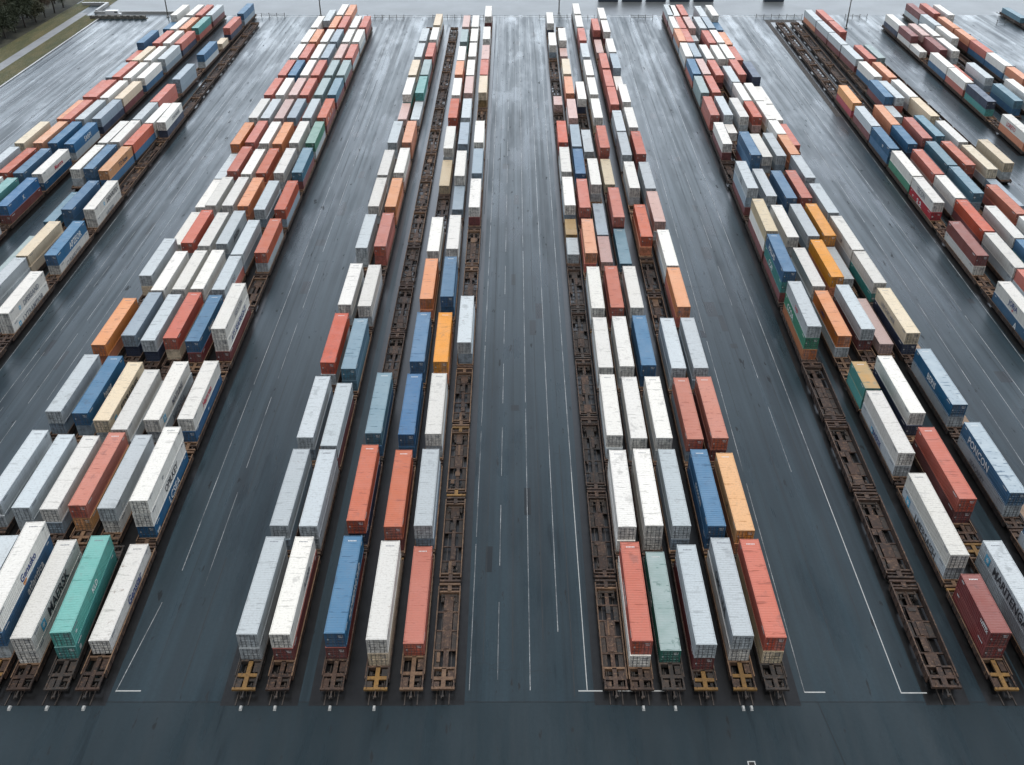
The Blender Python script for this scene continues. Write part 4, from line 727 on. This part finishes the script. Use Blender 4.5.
for t, (a, b, boxes, wagons) in TRACKS.items():
    for j, (ya, yb, loaded) in enumerate(wagons):
        L = round((yb-ya)*2)/2; L = min(L, yb-ya+.05) if abs(L-(yb-ya)) < .3 else yb-ya
        L = yb-ya
        key = '%s:%d' % (t, j); cy = (ya+yb)/2; cx = tx(t, cy); rot = heading(t, cy)
        inside = [(y, l, c) for y, l, c in boxes if ya-1 < y+l/2 < yb+1]
        pn = max(1.0, min(5.2, inside[0][0]-ya-.35)) if inside else (3.3 if ya < 80 else 1.6)
        pf = max(1.0, min(3.0, yb-(inside[-1][0]+inside[-1][1])-.35)) if inside else 1.6
        sd = 0 if loaded else rng.randrange(4)
        L, pn, pf = round(L, 1), round(pn, 1), round(pf, 1)
        yellow = key in ('E4:0', 'E5:0', 'F2:0', 'F3:0', 'D4:0') or (rng.random() < .06)
        tone = rng.choice([(RUST, TAN), (RUST, BROWN), (BROWN, TAN), (DARK, BROWN)])
        if t in ('F2', 'F3', 'H1', 'A8', 'C6', 'A4'): tone = (RUST, TAN)
        if t == 'F1': tone = (RUST, BROWN)
        if key in ('E3:0', 'E6:0', 'C5:0', 'D1:0'): tone = (DARK, DARK)
        plat = YELLOW if yellow else (tone[1] if rng.random() < .5 and key not in ('E3:0','E6:0','C5:0') else tone[0])
        simple = ya > NEAR_WAGON and not (t in ('D3',) and ya < 230)
        def whole():
            m = MB(); m.add(w_frame(L, pn, pf, loaded, sd))
            for s in (-1, 1):
                q = w_beam(L, s, pn, pf); m.add(q)
                q = w_platform(L, s, pn if s < 0 else pf); m.add(q)
            for y in (-L/2+1.9, L/2-1.9):
                m.add(w_bogie(), (0, y, 0), 3); m.add(w_wheels(), (0, y-.85, 0), 3); m.add(w_wheels(), (0, y+.85, 0), 3)
            return m
        if key in FAR_WAGONS:
            m = whole(); ca, sa = math.cos(rot), math.sin(rot); m.v = [(x*ca-y*sa, x*sa+y*ca, z) for x, y, z in m.v]
            far_w.add(m, (cx, cy, 0)); continue
        if simple:
            root = link('container_wagon', cached(('ws', L, pn, pf, loaded, sd), lambda: whole().mesh('wagon', WM[:4])), None, (cx, cy, 0))
            paint_slot(root, tone[0], 0); paint_slot(root, tone[1], 1)
        else:
            root = link('container_wagon', cached(('wf', L, pn, pf, loaded, sd), lambda: w_frame(L, pn, pf, loaded, sd).mesh('wagon_frame', WM[:4])), None, (cx, cy, 0))
            paint_slot(root, tone[0], 0); paint_slot(root, tone[1], 1)
            for s in (-1, 1):
                o = link('side_beam', cached(('wb', L, s, pn, pf), lambda: w_beam(L, s, pn, pf).mesh('side_beam', WM[:2])), root); paint_slot(o, tone[0], 0); paint_slot(o, tone[1], 1)
                p = pn if s < 0 else pf
                o = link('end_platform', cached(('wp', L, s, p), lambda: w_platform(L, s, p).mesh('end_platform', [RUST, DARK])), root); paint_slot(o, plat, 0); paint_slot(o, tone[0], 1)
                o = link('bogie', cached('bogie', lambda: w_bogie().mesh('bogie', [DARK])), root, (0, s*(L/2-1.9), 0))
                for q in (-.85, .85): link('wheelset', cached('wheels', lambda: w_wheels().mesh('wheelset', [DARK])), o, (0, q, 0))
            if ya < 80:
                link('coupler', cached('coupler', lambda: w_coupler().mesh('coupler', [DARK])), root, (0, -L/2, 0))
        root.rotation_euler.z = rot
        if t == 'F1' and not inside: root.scale = (1.25, 1., 1.3)
        WAGONS.append((key, root.name))
        if inside:
            c0 = by['%s:%d:0' % (t, boxes.index(inside[0]))]
            lab = 'wagon under %s %s, %s, %s' % (colour(c0), 'stack' if c0['n'] > 1 else 'box', nth(j, 'wagon'), where(t))
        else:
            lab = 'empty %s wagon, %s, %s' % ('rusty brown' if tone[0] is not DARK else 'dark', nth(j, 'wagon'), where(t))
        tag(root, lab, 'rail wagon', GROUP_W)
if far_w.v: tag(far_w.build('distant_wagon_rows', WM), kind='stuff')

# ---------------------------------------------------------------- small things on the ground
def stop_block(x, y, lab, s=1.):
    m = MB(); n = 0
    b0, b1, h = .30*s, .20*s, .28
    m.v = [(-b0,-.35,0),(b0,-.35,0),(b0,.35,0),(-b0,.35,0),(-b1,-.22,h),(b1,-.22,h),(b1,.22,h),(-b1,.22,h)]
    m.f = [(3,2,1,0),(4,5,6,7),(0,1,5,4),(1,2,6,5),(2,3,7,6),(3,0,4,7)]; m.m = [0]*6
    o = m.build('track_end_marker', [CRISP]); o.location = (x, y, .013)
    tag(o, lab, 'track marker', 'white track end markers')
for t, dx, what in (('C4',0,'white upper stack of the wide left block'), ('C5',0,'mint green stack'), ('C6',.2,'single white container in front of the mint stack'), ('D1',0,'grey stack at the left road'), ('D2',0,'white over maroon stack'),
                    ('D3',0,'blue over red stack'), ('D4',0,'white over cream stack'), ('E2',0,'orange-red container beside the central aisle'), ('E3',0,'green container'),
                    ('E5',-.5,'grey over white stack, left of a pair'), ('E5',.5,'grey over white stack, right of a pair')):
    stop_block(tx(t,75)+dx, 74.7, ('small white marker before the '+what)[:110], .62)
dm = MB()
dm.box(-.45,.45,-.45,-.33,0,.03,0); dm.box(-.45,.45,.33,.45,0,.03,0); dm.box(-.45,-.33,-.33,.33,0,.03,0); dm.box(.33,.45,-.33,.33,0,.03,0)
for i in range(5): dm.box(-.33,.33,-.30+i*.13,-.24+i*.13,0,.02,1)
o = dm.build('drain_cover', [CRISP, DARK]); o.location = (27.4, 67.0, .008); tag(o, 'square drain cover with white painted edge on the near asphalt', 'drain cover')

# buffer fences at the far end of each block
def fence(x0, x1, y, lab):
    root = bpy.data.objects.new('buffer_fence', None); COL.objects.link(root); root.location = ((x0+x1)/2, y, 0)
    w = x1-x0; m = MB()
    for z in (.6, 1.2): m.box(-w/2, w/2, -.05, .05, z, z+.11)
    m.build('rail', [PALE], root)
    n = max(2, round(w/3.0)); me = MB().box(-.09,.09,-.09,.09,0,1.75).mesh('post', [PALE])
    for i in range(n+1): link('post', me, root, (-w/2+w*i/n, .16, 0))
    tag(root, lab, 'fence', 'buffer fences closing the far track ends')
PALE = plain('pale_weathered_timber', (.17,.165,.15), .8, 0, .3, .8)
GREYW = plain('weathered_barrier', (.12,.115,.10), .8, 0, .3, .8)
fence(-112, -96, 416.5, 'pale low fence closing the far left block of trains')
fence(-61, -46, 413.5, 'pale low fence behind the wide left block of trains')
fence(-34, -10, 413.5, 'pale low fence behind the inner left block of trains')
fence(10, 33, 413.5, 'pale low fence behind the inner right block of trains')
fence(48, 57, 413.5, 'pale low fence at the far corner of the wide right block')
fence(100, 119, 414.5, 'pale low fence behind three empty rusty tracks')
fence(137, 146, 414.5, 'pale low fence at the far end of the outermost right block')
fence(196, 206, 405, 'pale low fence beside the lone train, upper right corner')

# lamp masts
def mast(x, y, h, lab):
    root = bpy.data.objects.new('lamp_mast', None); COL.objects.link(root); root.location = (x, y, 0)
    MB().tube((0,0,0),(0,0,h), .26, .12, 10).build('pole', [GREYW], root)
    MB().box(-.5,.5,-.5,.5,0,.35).build('base', [CONC], root)
    m = MB().box(-1.6,1.6,-.2,.2,h-.05,h+.25); m.box(-1.6,-.5,-.45,-.2,h-.1,h+.25); m.box(.5,1.6,-.45,-.2,h-.1,h+.25); m.build('lamp_head', [STEEL], root)
    tag(root, lab, 'lamp mast', 'tall lamp masts over the yard')
mast(-144.7, 417, 28, 'thin dark lamp mast behind the far left block of trains')
mast(-81.5, 420, 28, 'thin dark lamp mast behind the wide left block of trains')
mast(18.6, 424, 28, 'thin dark lamp mast at the far end of the central aisle')
mast(133.0, 399, 28, 'thin dark lamp mast between the two right hand blocks')

# trailers parked beyond the cross road (only their feet reach into the picture)
TRAIL = plain('dark_trailer_paint', (.035,.05,.07), .4, 0, .2, .3)
def trailer(x, y, lab):
    root = bpy.data.objects.new('parked_trailer', None); COL.objects.link(root); root.location = (x, y, 0)
    m = MB().box(-4.4,4.4,0,2.6,1.0,4.0); m.box(-4.35,4.35,-.06,2.55,.12,1.0); m.build('body', [TRAIL], root)
    me = MB().tube((0,0,.5),(0,.35,.5),.5,sides=14).mesh('wheel', [DARK])
    for px in (-3.6,-2.4,3.0):
        for py in (.05, 2.2): link('wheel', me, root, (px, py, .006))
    tag(root, lab, 'trailer', 'trailers parked beyond the cross road')
for i, (x, w) in enumerate(((41,'leftmost'),(51.5,'second from left'),(62,'third from left'),(72.5,'fourth from left'),(83,'fifth from left'),(114,'standing alone at the right'))):
    trailer(x, 443.6, 'dark trailer at the top edge, %s in the parked row' % w if i < 5 else 'dark trailer at the top edge, standing apart from the row')

# ---------------------------------------------------------------- upper left corner: verge, path, wood
sheet('grass_verge', [(-172.9,240),(-172.9,416),(-180.5,420),(-184.5,240)], .05, GRASS, 'stuff')
sheet('path', [(-181.0,240),(-180.4,424),(-184.4,424),(-185.4,240)], .06, PATH)
sheet('grass_bank', [(-185.2,240),(-184.3,440),(-191.5,440),(-196.5,240)], .055, GRASS, 'stuff')
sheet('woodland_floor', [(-191,470),(-196,240),(-420,240),(-420,470)], .03, SOIL)
sheet('far_verge', [(-176,436),(-176,470),(-191,470),(-191,440)], .05, GRASS, 'stuff')
BARK = plain('dark_bark', (.05,.042,.035), .9, 0, .3, 2.)
def leafmat(name, a, b):
    s = NT(name); v = s.coord(rnd=30.)
    return s.done(s.mix(s.ramp(s.noise(v, .9, 4, .7), .35, .65), a, b), .8)
LEAVES = [leafmat('dark_ivy_leaves', (.016,.024,.012), (.04,.052,.024)), leafmat('brown_autumn_leaves', (.045,.034,.022), (.075,.055,.036)), leafmat('olive_leaves', (.028,.034,.016), (.06,.06,.03))]
def tree_meshes(seed, h, spread, n):
    r = random.Random(seed); tr, cr = MB(), MB()
    tr.tube((0,0,0),(.2,.1,h*.55), .32, .2, 9); tr.tube((.2,.1,h*.55),(.1,.3,h*.93), .2, .06, 7)
    tips = []
    for i in range(16):
        z = h*(.32+.6*i/16); a = i*2.4+r.random(); l = spread*(.55+.5*r.random())*(1-.45*i/16)
        e = (math.cos(a)*l, math.sin(a)*l, z+l*(.35+.4*r.random())); tr.tube((.15,.1,z), e, .09, .03, 5); tips.append(e)
        for _ in range(2):
            e2 = tuple(e[k]+r.uniform(-1.3,1.3) for k in range(3)); tr.tube(tuple(.1*(k==0)+e[k]*.6+(z*.4 if k==2 else 0) for k in range(3)), e2, .05, .015, 4); tips.append(e2)
    for i in range(n):
        c = Vector(r.choice(tips)) + Vector((r.gauss(0,.75), r.gauss(0,.75), r.gauss(0,.7)))
        u = Vector((r.gauss(0,1), r.gauss(0,1), r.gauss(0,1))).normalized(); w = u.orthogonal().normalized(); s = r.uniform(.16,.36)
        q = u.cross(w)
        cr.quad([c-u*s*.2, c+w*s*.6-u*0, c+u*s*1.5, c-w*s*.6+q*s*.2])
    return tr.mesh('trunk', [BARK]), cr.mesh('crown', [LEAVES[0]])
TREES = [tree_meshes(3, 11, 4.2, 5200), tree_meshes(8, 9, 3.8, 5600), tree_meshes(14, 12.5, 4.4, 3200)]
tl = random.Random(21)
kinds = ('dark bushy tree', 'brown leaved tree', 'olive green tree')
spots = [(-199.5,376),(-198,384),(-197.5,392),(-197,400),(-196,408),(-195.5,416),(-195,424.5),(-194.5,433),(-206,379),(-205,389),(-204.5,398),(-203.5,407),(-203,416),(-202.5,426),(-213,387),(-212,397),(-211.5,407),(-211,417),(-209,428),(-201,440),(-219,398),(-219,410),(-218,421),(-226,409),(-226,422)]
for i, (x, y) in enumerate(spots):
    v = tl.randrange(3); tm, cm_ = TREES[tl.randrange(3)]
    root = bpy.data.objects.new('woodland_tree', None); COL.objects.link(root); root.location = (x, y, .03); s = tl.uniform(.8,1.1)
    root.scale = (s, s, s*tl.uniform(.9,1.1)); root.rotation_euler.z = tl.uniform(0, 6.28)
    link('trunk', tm, root); c = link('crown', cm_, root); paint_slot(c, LEAVES[v])
    row = ('at the wood edge' if x > -200.5 else 'behind the edge row' if x > -208 else 'deep in the wood')
    tag(root, '%s %s, %s from the near end, by the grass bank' % (kinds[v], row, NTH[i if i < 8 else (i-8 if i < 14 else i-14)]), 'tree', 'trees in the corner wood')
# parapet, barrier and van at the verge's far end
m = MB().box(-188,-176.5,437,438,0,1.2); m.box(-177.5,-176.5,424,437,0,1.2); m.box(-177.5,-140,422.6,423.4,0,.9)
tag(m.build('parapet_wall', [CONC]), 'pale concrete parapet bending round the corner beyond the sidings', 'wall')
m = MB()
for i in range(9): m.box(-176+i*2.6,-174+i*2.6,413.6,415.2,.1,1.1); m.box(-176+i*2.6,-174.9+i*2.6,413.4,413.6,0,1.4)
m.box(-176.2,-152.4,413.8,415,.02,.18)
tag(m.build('buffer_barrier', [GREYW]), 'dark row of buffers closing the unused sidings beside the grass', 'barrier')
van = bpy.data.objects.new('parked_van', None); COL.objects.link(van); van.location = (-168.2, 418.6, 0)
WHITEP = plain('white_van_paint', (.7,.71,.72), .35, 0, .08, .3); GLASS = plain('dark_glass', (.02,.025,.03), .1, 0, .1)
bm = bmesh.new(); bmesh.ops.create_cube(bm, size=1.)
for v in bm.verts: v.co = Vector((v.co.x*5.4, v.co.y*2.0, 1.35+v.co.z*1.9))
bmesh.ops.bevel(bm, geom=[e for e in bm.edges], offset=.18, segments=2, affect='EDGES')
me = bpy.data.meshes.new('body'); bm.to_mesh(me); bm.free(); me.materials.append(WHITEP); link('body', me, van)
MB().box(-1.0,-.1,-.8,.8,0,.55).build('bonnet', [WHITEP], van).location = (3.6,0,.55)
MB().box(1.2,2.4,-1.012,-1.0,1.5,2.05).build('window', [GLASS], van)
wm = MB().tube((0,-.12,0),(0,.12,0),.36,sides=14).mesh('wheel', [DARK])
for x in (-1.7,2.0):
    for y in (-.92,.92): link('wheel', wm, van, (x,y,.37))
tag(van, 'small white van parked at the end of the grass verge', 'van')

# ---------------------------------------------------------------- air, light, camera
def haze(d):
    mat = bpy.data.materials.new('thin_haze'); mat.use_nodes = True; nt = mat.node_tree; nt.nodes.remove(nt.nodes['Principled BSDF'])
    pv = nt.nodes.new('ShaderNodeVolumePrincipled'); pv.inputs['Color'].default_value = (.90,.93,.96,1); pv.inputs['Density'].default_value = d
    nt.links.new(pv.outputs[0], nt.nodes['Material Output'].inputs['Volume'])
    o = MB().box(-1600,1600,-400,2300,-1,101).build('haze', [mat]); tag(o, kind='stuff')
HAZE = 0
if HAZE: haze(HAZE)

ADDED_SKY_GLOW = 6.4
EL, AZ = R(82), R(150)
w = bpy.data.worlds.new('World'); scene.world = w; w.use_nodes = True; nt = w.node_tree
sky = nt.nodes.new('ShaderNodeTexSky'); sky.sky_type = 'NISHITA'; sky.sun_disc = False; sky.sun_elevation = EL; sky.sun_rotation = AZ
sky.air_density = 1.0; sky.dust_density = 2.0; sky.ozone_density = 1.0
hs = nt.nodes.new('ShaderNodeHueSaturation'); hs.inputs['Saturation'].default_value = .40; hs.inputs['Hue'].default_value = .49
nt.links.new(sky.outputs[0], hs.inputs['Color']); bg = nt.nodes['Background']
# sky glow added low over the far side, to light the wet asphalt
tc = nt.nodes.new('ShaderNodeTexCoord'); sp = nt.nodes.new('ShaderNodeSeparateXYZ'); nt.links.new(tc.outputs['Generated'], sp.inputs[0])
def mr(sock, a, b, lo, hi, interp='SMOOTHSTEP'):
    n = nt.nodes.new('ShaderNodeMapRange'); n.interpolation_type = interp; nt.links.new(sock, n.inputs['Value'])
    for k, v in (('From Min', a), ('From Max', b), ('To Min', lo), ('To Max', hi)): n.inputs[k].default_value = v
    return n.outputs['Result']
def mt(op, a, b):
    n = nt.nodes.new('ShaderNodeMath'); n.operation = op
    for i, v in enumerate((a, b)):
        if isinstance(v, bpy.types.NodeSocket): nt.links.new(v, n.inputs[i])
        else: n.inputs[i].default_value = v
    return n.outputs[0]
low = mt('POWER', mr(sp.outputs['Z'], .30, .77, 1., 0., 'LINEAR'), 1.25)
glow = mt('ADD', mt('MULTIPLY', mt('MULTIPLY', low, mr(sp.outputs['Y'], -.1, .75, 0., 1.)), ADDED_SKY_GLOW), 1.)
vm = nt.nodes.new('ShaderNodeVectorMath'); vm.operation = 'SCALE'; nt.links.new(hs.outputs[0], vm.inputs[0]); nt.links.new(glow, vm.inputs['Scale'])
nt.links.new(vm.outputs[0], bg.inputs['Color']); bg.inputs['Strength'].default_value = .085
sl = bpy.data.lights.new('sun', 'SUN'); sl.energy = 1.5; sl.angle = R(24); sl.color = (1., .97, .93)
so = bpy.data.objects.new('sun', sl); COL.objects.link(so)
d = Vector((math.sin(AZ)*math.cos(EL), math.cos(AZ)*math.cos(EL), math.sin(EL))); so.rotation_euler = d.to_track_quat('Z', 'Y').to_euler()

cam = bpy.data.cameras.new('camera'); co = bpy.data.objects.new('camera', cam); COL.objects.link(co); scene.camera = co
cam.sensor_fit = 'HORIZONTAL'; cam.sensor_width = 36; cam.lens = 960/1024*36; cam.clip_end = 6000; cam.clip_start = .5
co.location = (0,0,99); co.rotation_euler = (math.pi/2 - math.atan(652.5/960), 0, 0); cam.shift_x = -3/1024

scene.view_settings.view_transform = 'Standard'; scene.view_settings.look = 'None'; scene.view_settings.exposure = 0.43; scene.view_settings.gamma = 1.
scene.cycles.max_bounces = 6; scene.cycles.diffuse_bounces = 3; scene.cycles.glossy_bounces = 3; scene.cycles.volume_bounces = 0
scene.cycles.use_denoising = True
